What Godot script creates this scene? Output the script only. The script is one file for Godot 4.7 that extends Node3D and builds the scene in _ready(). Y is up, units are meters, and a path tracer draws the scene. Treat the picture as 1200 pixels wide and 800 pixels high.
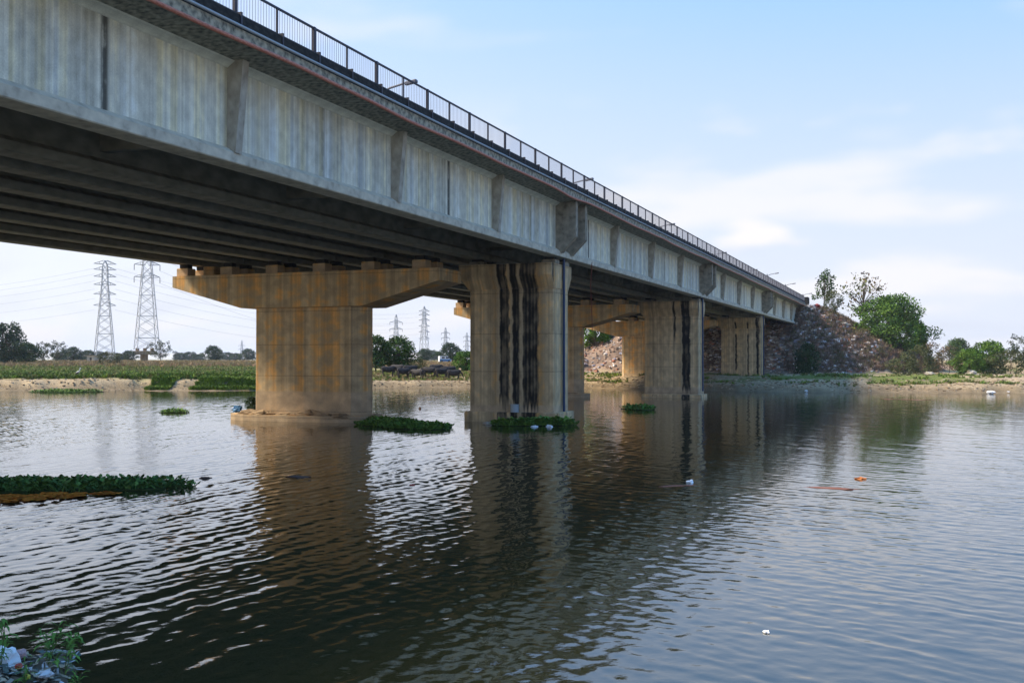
extends Node3D
# River bridge. World frame: the bridge runs along -Z; x is negative to the left; water level is y = 0.

const YAW := 20.93
const CAM_H := 3.56
var rng := RandomNumberGenerator.new()
var counts := {}
var M := {}

# ---------------------------------------------------------------- mesh builder
class MB:
	var v := PackedVector3Array()
	var n := PackedVector3Array()
	var uv := PackedVector2Array()
	var c := PackedColorArray()
	var col := Color(1, 1, 1)
	var org := Vector3.ZERO
	func uvof(p: Vector3, nn: Vector3) -> Vector2:
		var a := nn.abs()
		var q := p - org
		if a.y > a.x and a.y > a.z: return Vector2(q.x, q.z)
		if a.x > a.z: return Vector2(-q.z, -q.y)
		return Vector2(q.x, -q.y)
	func tri(a: Vector3, b: Vector3, d: Vector3) -> void:      # counter-clockwise seen from outside
		var nn := (b - a).cross(d - a)
		if nn.length_squared() < 1e-14: return
		nn = nn.normalized()
		for p in [a, d, b]:
			v.append(p); n.append(nn); uv.append(uvof(p, nn)); c.append(col)
	func tri_n(a: Vector3, b: Vector3, d: Vector3, na: Vector3, nb: Vector3, nd: Vector3) -> void:
		var nn := (b - a).cross(d - a).normalized()
		v.append(a); n.append(na); uv.append(uvof(a, nn)); c.append(col)
		v.append(d); n.append(nd); uv.append(uvof(d, nn)); c.append(col)
		v.append(b); n.append(nb); uv.append(uvof(b, nn)); c.append(col)
	func quad(a: Vector3, b: Vector3, d: Vector3, e: Vector3) -> void:
		tri(a, b, d); tri(a, d, e)
	func box(lo: Vector3, hi: Vector3) -> void:
		var p := [Vector3(lo.x, lo.y, hi.z), Vector3(hi.x, lo.y, hi.z), Vector3(hi.x, hi.y, hi.z), Vector3(lo.x, hi.y, hi.z),
			Vector3(lo.x, lo.y, lo.z), Vector3(hi.x, lo.y, lo.z), Vector3(hi.x, hi.y, lo.z), Vector3(lo.x, hi.y, lo.z)]
		quad(p[0], p[1], p[2], p[3]); quad(p[5], p[4], p[7], p[6]); quad(p[1], p[5], p[6], p[2])
		quad(p[4], p[0], p[3], p[7]); quad(p[3], p[2], p[6], p[7]); quad(p[4], p[5], p[1], p[0])
	# a box with chamfered vertical edges and a chamfered top
	func cbox(lo: Vector3, hi: Vector3, ch: float) -> void:
		var o := PackedVector2Array([Vector2(lo.x + ch, lo.z), Vector2(lo.x, lo.z + ch), Vector2(lo.x, hi.z - ch), Vector2(lo.x + ch, hi.z),
			Vector2(hi.x - ch, hi.z), Vector2(hi.x, hi.z - ch), Vector2(hi.x, lo.z + ch), Vector2(hi.x - ch, lo.z)])
		var mid := Vector2((lo.x + hi.x) / 2, (lo.z + hi.z) / 2)
		var ins := PackedVector2Array()
		for q in o: ins.append(q - Vector2(signf(q.x - mid.x), signf(q.y - mid.y)) * ch * 0.7)
		ring(o, lo.y, o, hi.y - ch); ring(o, hi.y - ch, ins, hi.y); cap(ins, hi.y, true); cap(o, lo.y, false)
	# side faces between two outlines in the xz plane (given clockwise seen from above)
	func ring(o0: PackedVector2Array, y0: float, o1: PackedVector2Array, y1: float) -> void:
		for i in o0.size():
			var j := (i + 1) % o0.size()
			quad(Vector3(o0[i].x, y0, o0[i].y), Vector3(o0[j].x, y0, o0[j].y), Vector3(o1[j].x, y1, o1[j].y), Vector3(o1[i].x, y1, o1[i].y))
	func cap(o: PackedVector2Array, y: float, up: bool) -> void:
		var mid := Vector2.ZERO
		for q in o: mid += q
		mid /= o.size()
		for i in o.size():
			var j := (i + 1) % o.size()
			var a := Vector3(o[i].x, y, o[i].y); var b := Vector3(o[j].x, y, o[j].y); var m := Vector3(mid.x, y, mid.y)
			if up: tri(m, a, b)
			else: tri(m, b, a)
	# outline in xy (counter-clockwise seen from +z), drawn out from z0 to z1 (z0 > z1)
	func extrude(o: PackedVector2Array, z0: float, z1: float, steps := 1) -> void:
		for k in steps:
			var za := lerpf(z0, z1, float(k) / steps); var zb := lerpf(z0, z1, float(k + 1) / steps)
			for i in o.size():
				var j := (i + 1) % o.size()
				quad(Vector3(o[i].x, o[i].y, za), Vector3(o[i].x, o[i].y, zb), Vector3(o[j].x, o[j].y, zb), Vector3(o[j].x, o[j].y, za))
		var t := Geometry2D.triangulate_polygon(o)
		for k in range(0, t.size(), 3):
			var a := o[t[k]]; var b := o[t[k + 1]]; var d := o[t[k + 2]]
			if (b - a).cross(d - a) < 0:
				var s := b; b = d; d = s
			tri(Vector3(a.x, a.y, z0), Vector3(b.x, b.y, z0), Vector3(d.x, d.y, z0))
			tri(Vector3(a.x, a.y, z1), Vector3(d.x, d.y, z1), Vector3(b.x, b.y, z1))
	# tube through points with radii
	func tube(pts: Array, rad: Array, sides := 6, capped := true) -> void:
		var rings := []
		var dirs := []
		for i in pts.size():
			var t: Vector3
			if i == 0: t = pts[1] - pts[0]
			elif i == pts.size() - 1: t = pts[i] - pts[i - 1]
			else: t = pts[i + 1] - pts[i - 1]
			t = t.normalized()
			var u := t.cross(Vector3.UP if absf(t.y) < 0.95 else Vector3.RIGHT).normalized()
			var w := t.cross(u).normalized()
			var rg := []; var dg := []
			for k in sides:
				var an := TAU * k / sides
				var d: Vector3 = u * cos(an) + w * sin(an)
				dg.append(d); rg.append(pts[i] + d * rad[mini(i, rad.size() - 1)])
			rings.append(rg); dirs.append(dg)
		for i in pts.size() - 1:
			for k in sides:
				var k2 := (k + 1) % sides
				tri_n(rings[i][k], rings[i][k2], rings[i + 1][k2], dirs[i][k], dirs[i][k2], dirs[i + 1][k2])
				tri_n(rings[i][k], rings[i + 1][k2], rings[i + 1][k], dirs[i][k], dirs[i + 1][k2], dirs[i + 1][k])
		if capped:
			for k in sides:
				var k2 := (k + 1) % sides
				tri(pts[0], rings[0][k2], rings[0][k])
				tri(pts[-1], rings[-1][k], rings[-1][k2])
	func bar(a: Vector3, b: Vector3, r: float) -> void:       # thin four-sided bar
		tube([a, b], [r, r], 4, false)
	func mesh(m: Material) -> ArrayMesh:
		var am := ArrayMesh.new()
		var arr := []
		arr.resize(Mesh.ARRAY_MAX)
		arr[Mesh.ARRAY_VERTEX] = v; arr[Mesh.ARRAY_NORMAL] = n; arr[Mesh.ARRAY_TEX_UV] = uv; arr[Mesh.ARRAY_COLOR] = c
		am.add_surface_from_arrays(Mesh.PRIMITIVE_TRIANGLES, arr)
		am.surface_set_material(0, m)
		return am

# ---------------------------------------------------------------- nodes and tags
func numbered(called: String) -> String:
	var k: int = counts.get(called, 0)
	counts[called] = k + 1
	return called if k == 0 else "%s_%03d" % [called, k]

func tag(o: Node, label := "", category := "", group := "", kind := "") -> Node:
	if label: o.set_meta("label", label)
	if category: o.set_meta("category", category)
	if group: o.set_meta("group", group)
	if kind: o.set_meta("kind", kind)
	return o

func thing(called: String, label: String, category: String, at := Vector3.ZERO, turn := 0.0, group := "") -> Node3D:
	var o := Node3D.new()
	o.name = numbered(called)
	add_child(o)
	o.position = at; o.rotation.y = turn
	tag(o, label, category, group)
	return o

func obj(called: String, me: Mesh, parent: Node = self, at := Vector3.ZERO) -> MeshInstance3D:
	var o := MeshInstance3D.new()
	o.name = numbered(called) if parent == self else called
	o.mesh = me
	o.position = at
	parent.add_child(o, true)
	return o

func part(called: String, b: MB, m: Material, parent: Node = self, at := Vector3.ZERO) -> MeshInstance3D:
	return obj(called, b.mesh(m), parent, at)

# a point from metres right of, above water and ahead of the camera's ground point
func ahead(right: float, y: float, depth: float) -> Vector3:
	var t := deg_to_rad(YAW)
	return Vector3(cos(t) * right - sin(t) * depth, y, -sin(t) * right - cos(t) * depth)

func noise(sd: int, freq: float, oct := 4, kind := FastNoiseLite.TYPE_SIMPLEX_SMOOTH) -> FastNoiseLite:
	var f := FastNoiseLite.new()
	f.seed = sd; f.frequency = freq; f.noise_type = kind
	f.fractal_type = FastNoiseLite.FRACTAL_FBM; f.fractal_octaves = oct
	return f

func lin(r: float, g: float, b: float) -> Color:              # a linear base colour as an albedo_color
	return Color(r, g, b).linear_to_srgb()

func mat(c: Color, rough := 0.9, spec := 0.4) -> StandardMaterial3D:
	var m := StandardMaterial3D.new()
	m.albedo_color = c; m.roughness = rough; m.metallic_specular = spec
	return m

func noise_tex(sd: int, freq: float, ramp: Gradient, size := 512, oct := 5) -> NoiseTexture2D:
	var t := NoiseTexture2D.new()
	t.width = size; t.height = size; t.seamless = true; t.normalize = true
	t.noise = noise(sd, freq, oct); t.color_ramp = ramp
	return t

func grad(cols: Array) -> Gradient:
	var g := Gradient.new()
	var o := PackedFloat32Array(); var cc := PackedColorArray()
	for i in cols.size():
		o.append(float(i) / (cols.size() - 1)); cc.append(cols[i])
	g.offsets = o; g.colors = cc
	return g

func bump(sd: int, freq: float, strength: float, size := 512) -> NoiseTexture2D:
	var t := NoiseTexture2D.new()
	t.width = size; t.height = size; t.seamless = true; t.as_normal_map = true; t.bump_strength = strength
	t.noise = noise(sd, freq, 5)
	return t

# ---------------------------------------------------------------- camera, sky, sun
func set_camera_and_light() -> void:
	var cam := Camera3D.new()
	cam.name = "camera"
	add_child(cam)
	cam.fov = 2.0 * rad_to_deg(atan(400.0 / 1250.0))
	cam.near = 0.1; cam.far = 9000.0
	cam.position = Vector3(0, CAM_H, 0)
	cam.rotation_degrees = Vector3(0.96, YAW, 0)
	cam.current = true
	var env := Environment.new()
	env.background_mode = Environment.BG_SKY
	var sky := Sky.new()
	var pm := PanoramaSkyMaterial.new()
	pm.panorama = ImageTexture.create_from_image(sky_image())
	pm.energy_multiplier = 1.0
	sky.sky_material = pm
	env.sky = sky
	env.tonemap_mode = Environment.TONE_MAPPER_LINEAR
	env.tonemap_exposure = 1.53
	env.sdfgi_enabled = true; env.ssao_enabled = true; env.ssil_enabled = true
	env.fog_enabled = true
	env.fog_density = 0.00013
	env.fog_light_color = Color(0.86, 0.9, 0.97)
	var we := WorldEnvironment.new()
	we.name = "environment"
	we.environment = env
	add_child(we)
	var sun := DirectionalLight3D.new()
	sun.name = "sun"
	sun.light_energy = 1.55
	sun.light_color = Color(1.0, 0.93, 0.82)
	sun.light_angular_distance = 12.0
	sun.shadow_enabled = true
	add_child(sun)
	var to_sun := Vector3(-0.66, 0.68, 0.20).normalized()
	sun.look_at_from_position(to_sun * 100.0, Vector3.ZERO, Vector3.UP)

func sky_image() -> Image:
	var w := 2048; var h := 1024
	var img := Image.create(w, h, false, Image.FORMAT_RGBF)
	var n1 := noise(11, 0.55, 5); var n2 := noise(12, 1.6, 4); var n3 := noise(13, 1.5, 5)
	var low := Color(0.56, 0.59, 0.665)
	var sun_az := atan2(-0.66, -0.20)
	for j in h:
		var el := PI / 2 - (j + 0.5) / h * PI
		if el < -0.06:
			img.fill_rect(Rect2i(0, j, w, h - j), Color(0.5, 0.5, 0.47))
			break
		var sy := sin(maxf(el, 0.0)); var cy := cos(el)
		for i in w:
			var az := (i + 0.5) / w * TAU                       # 0 = -Z, 90 degrees = +X
			var ns := pow(0.5 + 0.5 * cos(az - sun_az), 3.0)
			var c := low.lerp(Color(0.08, 0.35, 0.82), smoothstep(-0.02, 0.54, sy))
			c = c.lerp(Color(0.78, 0.785, 0.80), 0.98 * ns * (1.0 - 0.7 * smoothstep(0.1, 1.0, sy)))
			# thin, flat clouds; denser toward the horizon
			var k := 1.0 / (sy + 0.22)
			var px := sin(az) * cy * k; var pz := -cos(az) * cy * k
			var d := n1.get_noise_3d(px * 0.9, pz * 2.0, sy * 9.0) * 0.7 + n2.get_noise_3d(px, pz * 1.6, sy * 6.0) * 0.35
			var cover := smoothstep(0.06, 0.45, d) * (0.70 - 0.35 * smoothstep(0.05, 0.4, sy))
			var puff := n3.get_noise_3d(sin(az) * cy * 2.4, sy * 7.0, -cos(az) * cy * 2.4)
			cover = maxf(cover, smoothstep(0.16, 0.40, puff) * (1.0 - smoothstep(0.10, 0.26, sy)) * 0.9)
			c = c.lerp(Color(0.70, 0.675, 0.68), cover)
			var grey := smoothstep(0.02, 0.35, -d) * 0.35 * (1.0 - smoothstep(0.0, 0.25, sy))
			c = c.lerp(Color(0.48, 0.505, 0.59), grey)
			img.set_pixel(i, j, c)
	return img

# ---------------------------------------------------------------- textures
func bytes_of(f: FastNoiseLite, w: int, h: int) -> PackedByteArray:
	var im := f.get_seamless_image(w, h, false, false, 0.15, true)
	im.convert(Image.FORMAT_L8)
	return im.get_data()

# vertical streaks of weather and formwork on cast concrete: 20.8 m by 3.4 m
func girder_image() -> Image:
	var w := 2048; var h := 256
	var out := PackedByteArray(); out.resize(w * h * 3)
	var fine := bytes_of(noise(31, 0.05, 4), w, 8)
	var broad := bytes_of(noise(32, 0.008, 3), w, 8)
	var warm := bytes_of(noise(33, 0.014, 4), w, 8)
	var cool := bytes_of(noise(34, 0.012, 4), w, 8)
	var cloud := bytes_of(noise(35, 0.02, 5), w, h)
	var grain := bytes_of(noise(36, 0.22, 3), w, h)
	var line := PackedFloat32Array(); line.resize(w)
	var r := RandomNumberGenerator.new(); r.seed = 5
	var x := 0
	while x < w:                                              # board joints
		line[x] = r.randf_range(0.15, 0.6)
		x += r.randi_range(14, 70)
	for y in h:
		var vy := float(y) / h
		for i in w:
			var cl := cloud[y * w + i] / 255.0
			var f := fine[(i + w * 2)] / 255.0
			var b := broad[i + w * 3] / 255.0
			var wa := smoothstep(0.5, 0.78, warm[i + w * 2] / 255.0 * 0.85 + cl * 0.2)
			var co := smoothstep(0.5, 0.8, cool[i + w * 4] / 255.0 * 0.8 + cl * 0.25)
			var g := 0.765 + (f - 0.5) * 0.17 + (b - 0.5) * 0.16 + (cl - 0.5) * 0.14 + (grain[y * w + i] / 255.0 - 0.5) * 0.10
			g -= line[i] * (0.05 + 0.16 * cl)
			# dark weeping seam in the middle of each bay
			for sx in [512.0, 1536.0]:
				var dd := absf(i - sx - (cl - 0.5) * 4.0)
				g *= 1.0 - (0.55 if sx < 600.0 else 0.25) * (1.0 - smoothstep(2.0, 20.0, dd)) * smoothstep(0.15, 0.55, f * 0.5 + cl * 0.6)
			var rr := g * (1.0 + 0.035 * wa - 0.035 * co)
			var gg := g * (1.0 + 0.01 * wa - 0.01 * co)
			var bb := g * (0.93 - 0.06 * wa + 0.04 * co)
			var o := (y * w + i) * 3
			out[o] = int(clampf(rr, 0, 1) * 255); out[o + 1] = int(clampf(gg, 0, 1) * 255); out[o + 2] = int(clampf(bb, 0, 1) * 255)
	return Image.create_from_data(w, h, false, Image.FORMAT_RGB8, out)

# stained pier face; black = [[from, to, top, bottom], ...] in fractions of the width and height
func pier_image(sd: int, black: Array, rust: float, band: float) -> Image:
	var w := 512; var h := 512
	var out := PackedByteArray(); out.resize(w * h * 3)
	var fine := bytes_of(noise(sd, 0.06, 4), w, 8)
	var broad := bytes_of(noise(sd + 1, 0.018, 3), w, 8)
	var rs := bytes_of(noise(sd + 2, 0.012, 3), w, 8)
	var cloud := bytes_of(noise(sd + 3, 0.015, 5), w, h)
	var grain := bytes_of(noise(sd + 4, 0.2, 3), w, h)
	for y in h:
		var vy := float(y) / h                                # 0 at the top
		for i in w:
			var cl := cloud[y * w + i] / 255.0
			var gr := grain[y * w + i] / 255.0
			var f := fine[i + w * 2] / 255.0
			var b := broad[i + w * 3] / 255.0
			var g := 0.66 + (f - 0.5) * 0.14 * (0.4 + cl) + (b - 0.5) * 0.14 + (cl - 0.5) * 0.20 + (gr - 0.5) * 0.08
			var ru := smoothstep(0.5, 0.9, rs[i + w * 2] / 255.0 * 0.55 + cl * 0.55) * rust
			# silt band left by high water
			var low := smoothstep(band - 0.008, band + 0.012, vy + (cl - 0.5) * 0.02)
			ru *= 1.0 - 0.65 * low
			g = lerpf(g, 0.64 + (cl - 0.5) * 0.16 + (gr - 0.5) * 0.12, low * 0.8)
			for jy in [0.03, 0.31, 0.57, 0.865]:              # lift joints of the formwork
				if absf(vy - jy - (f - 0.5) * 0.004) < 0.0025: g *= 0.80
			var rr := g * (1.07 + 0.06 * ru)
			var gg := g * (0.94 - 0.10 * ru)
			var bb := g * (0.74 - 0.25 * ru)
			rr = lerpf(rr, g * 1.06, low * 0.5); gg = lerpf(gg, g * 0.93, low * 0.5); bb = lerpf(bb, g * 0.80, low * 0.5)
			for s in black:
				var u := float(i) / w + (cl - 0.5) * 0.03 + (gr - 0.5) * 0.012
				if u > s[0] - 0.05 and u < s[1] + 0.05 and vy > s[2] - 0.06 and vy < s[3] + 0.08:
					var k := smoothstep(s[0] - 0.012, s[0] + 0.012, u) * (1.0 - smoothstep(s[1] - 0.012, s[1] + 0.012, u))
					k *= smoothstep(s[2] - 0.03, s[2] + 0.03, vy) * (1.0 - smoothstep(s[3] - 0.04, s[3] + 0.05, vy + (f - 0.5) * 0.16))
					k *= clampf(0.80 + (cl - 0.45) * 0.9 + (f - 0.5) * 0.9, 0.35, 0.96)
					rr = lerpf(rr, 0.12, k); gg = lerpf(gg, 0.115, k); bb = lerpf(bb, 0.11, k)
					# lime edge beside the wet black
					var e := (1.0 - smoothstep(0.0, 0.014, absf(u - s[0] + 0.012))) * 0.55 * (1.0 - smoothstep(s[3] - 0.1, s[3], vy))
					rr = lerpf(rr, 0.68, e); gg = lerpf(gg, 0.63, e); bb = lerpf(bb, 0.53, e)
			var o := (y * w + i) * 3
			out[o] = int(clampf(rr, 0, 1) * 255); out[o + 1] = int(clampf(gg, 0, 1) * 255); out[o + 2] = int(clampf(bb, 0, 1) * 255)
	return Image.create_from_data(w, h, false, Image.FORMAT_RGB8, out)

func itex_mat(img: Image, su: float, sv: float, rough := 0.92) -> StandardMaterial3D:
	var m := mat(Color(1, 1, 1), rough, 0.3)
	m.albedo_texture = ImageTexture.create_from_image(img)
	m.uv1_scale = Vector3(1.0 / su, 1.0 / sv, 1)
	return m

func make_materials() -> void:
	M.girder = itex_mat(girder_image(), 20.8, 3.4)
	M.girder.normal_enabled = true
	M.girder.normal_texture = bump(37, 0.03, 3.0)
	M.girder.normal_scale = 0.15
	var cg := grad([Color(0.36, 0.34, 0.30), Color(0.50, 0.475, 0.42), Color(0.57, 0.54, 0.48), Color(0.63, 0.60, 0.53)])
	M.concrete = mat(Color(1, 1, 1)); M.concrete.albedo_texture = noise_tex(41, 0.012, cg); M.concrete.uv1_scale = Vector3(0.3, 0.3, 1)
	M.stiff = mat(Color(1, 1, 1)); M.stiff.albedo_texture = noise_tex(48, 0.015, grad([Color(0.48, 0.46, 0.42), Color(0.60, 0.58, 0.53), Color(0.66, 0.64, 0.59), Color(0.72, 0.70, 0.65)])); M.stiff.uv1_scale = Vector3(0.3, 0.2, 1)  # darker than the web: dirt, plus dimmer light on side faces put into colour
	M.flange = mat(Color(1, 1, 1)); M.flange.albedo_texture = noise_tex(46, 0.015, grad([Color(0.56, 0.54, 0.49), Color(0.69, 0.67, 0.61), Color(0.75, 0.73, 0.66), Color(0.81, 0.78, 0.71)])); M.flange.uv1_scale = Vector3(0.22, 0.22, 1)
	M.underside = mat(Color(1, 1, 1))  # inner girders and cross beams: under-deck shade put into a darker colour
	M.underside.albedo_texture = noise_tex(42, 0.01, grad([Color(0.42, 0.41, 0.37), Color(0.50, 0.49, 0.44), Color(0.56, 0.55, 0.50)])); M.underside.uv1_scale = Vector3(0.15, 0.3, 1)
	M.fascia = mat(Color(1, 1, 1))
	M.fascia.albedo_texture = noise_tex(43, 0.02, grad([Color(0.26, 0.26, 0.24), Color(0.48, 0.47, 0.42), Color(0.62, 0.60, 0.53), Color(0.68, 0.66, 0.59)])); M.fascia.uv1_scale = Vector3(0.33, 0.33, 1)
	M.kerb = mat(Color(1, 1, 1))
	M.kerb.albedo_texture = noise_tex(44, 0.02, grad([Color(0.07, 0.075, 0.08), Color(0.14, 0.14, 0.14), Color(0.24, 0.24, 0.23)])); M.kerb.uv1_scale = Vector3(0.3, 0.6, 1)
	M.weathered = mat(Color(1, 1, 1)); M.weathered.albedo_texture = noise_tex(47, 0.01, grad([Color(0.42, 0.34, 0.25), Color(0.54, 0.46, 0.36), Color(0.62, 0.54, 0.43)])); M.weathered.uv1_scale = Vector3(0.15, 0.15, 1)
	M.asphalt = mat(lin(0.05, 0.05, 0.05))
	M.rail = mat(lin(0.030, 0.031, 0.045), 0.55)
	M.bars = mat(lin(0.20, 0.20, 0.23), 0.5)
	M.red_pipe = mat(Color(1, 1, 1), 0.6)
	M.red_pipe.albedo_texture = noise_tex(45, 0.03, grad([Color(0.55, 0.33, 0.26), Color(0.70, 0.44, 0.36), Color(0.76, 0.54, 0.46)])); M.red_pipe.uv1_scale = Vector3(0.3, 1, 1)
	M.conduit = mat(lin(0.32, 0.36, 0.39), 0.7)
	M.downpipe = mat(lin(0.03, 0.05, 0.11), 0.6)
	M.clamp = mat(lin(0.05, 0.03, 0.028), 0.8)
	M.rubber = mat(lin(0.03, 0.03, 0.03), 0.9)

# ---------------------------------------------------------------- water
func build_water() -> void:
	var trains := []                                          # [kx, kz, amplitude, phase, wavelength, which group]
	var r := RandomNumberGenerator.new(); r.seed = 77
	for g in 2:
		for k in 9:
			var crest: float = (r.randfn(0.0, 0.30)) if g == 0 else deg_to_rad(66.0) + r.randfn(0.0, 0.16)
			# crests run along the bridge (group 0) or across the right-hand water (group 1)
			var cd := Vector2(-sin(crest), -cos(crest))
			var nd := Vector2(-cd.y, cd.x)
			var wl: float = [0.19, 0.24, 0.29, 0.36, 0.45, 0.58, 0.82, 1.4, 2.6][k] * r.randf_range(0.9, 1.1)
			var slope: float = [0.014, 0.020, 0.030, 0.036, 0.034, 0.028, 0.020, 0.012, 0.008][k] * (1.0 if g == 0 else 0.62)
			var yw := deg_to_rad(YAW)
			var kr := absf(nd.x * cos(yw) - nd.y * sin(yw)) / wl; var kd := absf(-nd.x * sin(yw) - nd.y * cos(yw)) / wl
			trains.append([nd.x * TAU / wl, nd.y * TAU / wl, slope * wl / TAU, r.randf() * TAU, wl, g, kr, kd])
	for k in 6:                                               # small choppy waves that run every way
		var an := r.randf() * TAU; var wl := r.randf_range(0.26, 0.6)
		var yw := deg_to_rad(YAW)
		var nd := Vector2(cos(an), sin(an))
		trains.append([nd.x * TAU / wl, nd.y * TAU / wl, 0.013 * wl / TAU, r.randf() * TAU, wl, k % 2, absf(nd.x * cos(yw) - nd.y * sin(yw)) / wl, absf(-nd.x * sin(yw) - nd.y * cos(yw)) / wl])
	var rows := PackedFloat32Array()
	var d := 7.0
	while d < 165.0:
		rows.append(d)
		d += clampf(d * d / 4450.0 * 0.62, 0.055, 0.42)
	var cols := PackedFloat32Array([-40.0, -12.0, -4.0, -1.6, -1.0])
	var nc := 880
	for i in nc + 1: cols.append(-0.66 + 1.32 * i / nc)
	cols.append_array([1.0, 1.6, 4.0, 12.0, 40.0])
	var W := cols.size()
	var vs := PackedVector3Array(); var ns := PackedVector3Array(); var us := PackedVector2Array(); var ix := PackedInt32Array()
	vs.resize(W * rows.size()); ns.resize(W * rows.size()); us.resize(W * rows.size())
	var wob := noise(78, 0.09, 2); var gust := noise(79, 0.035, 3)
	var dd := 0.0
	for a in rows.size():
		d = rows[a]
		dd = rows[mini(a + 1, rows.size() - 1)] - rows[maxi(a - 1, 0)]
		dd *= 0.5
		var dc := d * 1.32 / nc
		for b in W:
			var p := ahead(cols[b] * d if absf(cols[b]) < 0.9 else cols[b] * (d + 12.0), 0.0, d)
			var id := a * W + b
			var y := 0.0; var gx := 0.0; var gz := 0.0
			if b > 3 and b < W - 4:
				var ph := wob.get_noise_2d(p.x, p.z) * 3.2 + wob.get_noise_2d(p.x * 8.0 + 50.0, p.z * 8.0) * 2.6
				var gu := 0.85 + 1.1 * gust.get_noise_2d(p.x, p.z)
				var side := smoothstep(-0.25, 0.30, cols[b])
				var w0 := gu * (1.0 - 0.6 * side); var w1 := gu * (0.5 + 0.6 * side)
				for t in trains:
					var keep: float = 1.0 - smoothstep(0.19, 0.40, maxf(dd * t[7], dc * t[6]))
					if keep <= 0.0: continue
					var arg: float = t[0] * p.x + t[1] * p.z + t[3] + ph * (1.0 if t[5] == 0 else -0.8)
					var am: float = t[2] * keep * (w0 if t[5] == 0 else w1)
					var cs := cos(arg) * am
					y += sin(arg) * am
					gx += t[0] * cs; gz += t[1] * cs
			p.y = y
			vs[id] = p
			ns[id] = Vector3(-gx, 1, -gz).normalized()
			us[id] = Vector2(p.x, p.z)
	for a in rows.size() - 1:
		for b in W - 1:
			var i := a * W + b
			ix.append_array([i, i + W, i + 1, i + 1, i + W, i + W + 1])
	var arr := []
	arr.resize(Mesh.ARRAY_MAX)
	arr[Mesh.ARRAY_VERTEX] = vs; arr[Mesh.ARRAY_NORMAL] = ns; arr[Mesh.ARRAY_TEX_UV] = us; arr[Mesh.ARRAY_INDEX] = ix
	var am2 := ArrayMesh.new()
	am2.add_surface_from_arrays(Mesh.PRIMITIVE_TRIANGLES, arr)
	var m := mat(lin(0.022, 0.023, 0.009), 0.015, 0.95)
	m.normal_enabled = true
	m.normal_texture = bump(80, 0.02, 4.0, 1024)
	m.normal_scale = 0.09
	m.uv1_scale = Vector3(0.23, 0.23, 1)
	am2.surface_set_material(0, m)
	var o := obj("river_water", am2)
	tag(o, "", "", "", "structure")

# ---------------------------------------------------------------- bridge
const SPAN := 41.6
const NEAR0 := 15.9
const FAR0 := 12.6

func girder(t: Node, cx: float, z0: float, z1: float, zt: float, m: Material, fm: Material) -> void:   # outlines counter-clockwise from +z
	var y0 := 9.30
	var b := mbz(zt)
	b.extrude(PackedVector2Array([Vector2(cx + 0.14, y0 + 0.47), Vector2(cx + 0.14, 12.12), Vector2(cx + 0.42, 12.30), Vector2(cx - 0.42, 12.30), Vector2(cx - 0.14, 12.12), Vector2(cx - 0.14, y0 + 0.47)]), z0, z1)
	var g := part("girder", b, m, t)
	b = mbz(zt)
	b.extrude(PackedVector2Array([Vector2(cx - 0.37, y0), Vector2(cx + 0.37, y0), Vector2(cx + 0.40, y0 + 0.03), Vector2(cx + 0.40, y0 + 0.30), Vector2(cx + 0.17, y0 + 0.469), Vector2(cx - 0.17, y0 + 0.469), Vector2(cx - 0.40, y0 + 0.30), Vector2(cx - 0.40, y0 + 0.03)]), z0, z1)
	part("bottom_flange", b, fm, g)

func mbz(z: float) -> MB:                                   # texture origin at a joint and the girder's foot
	var b := MB.new()
	b.org = Vector3(0, 12.55, z)
	return b

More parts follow.
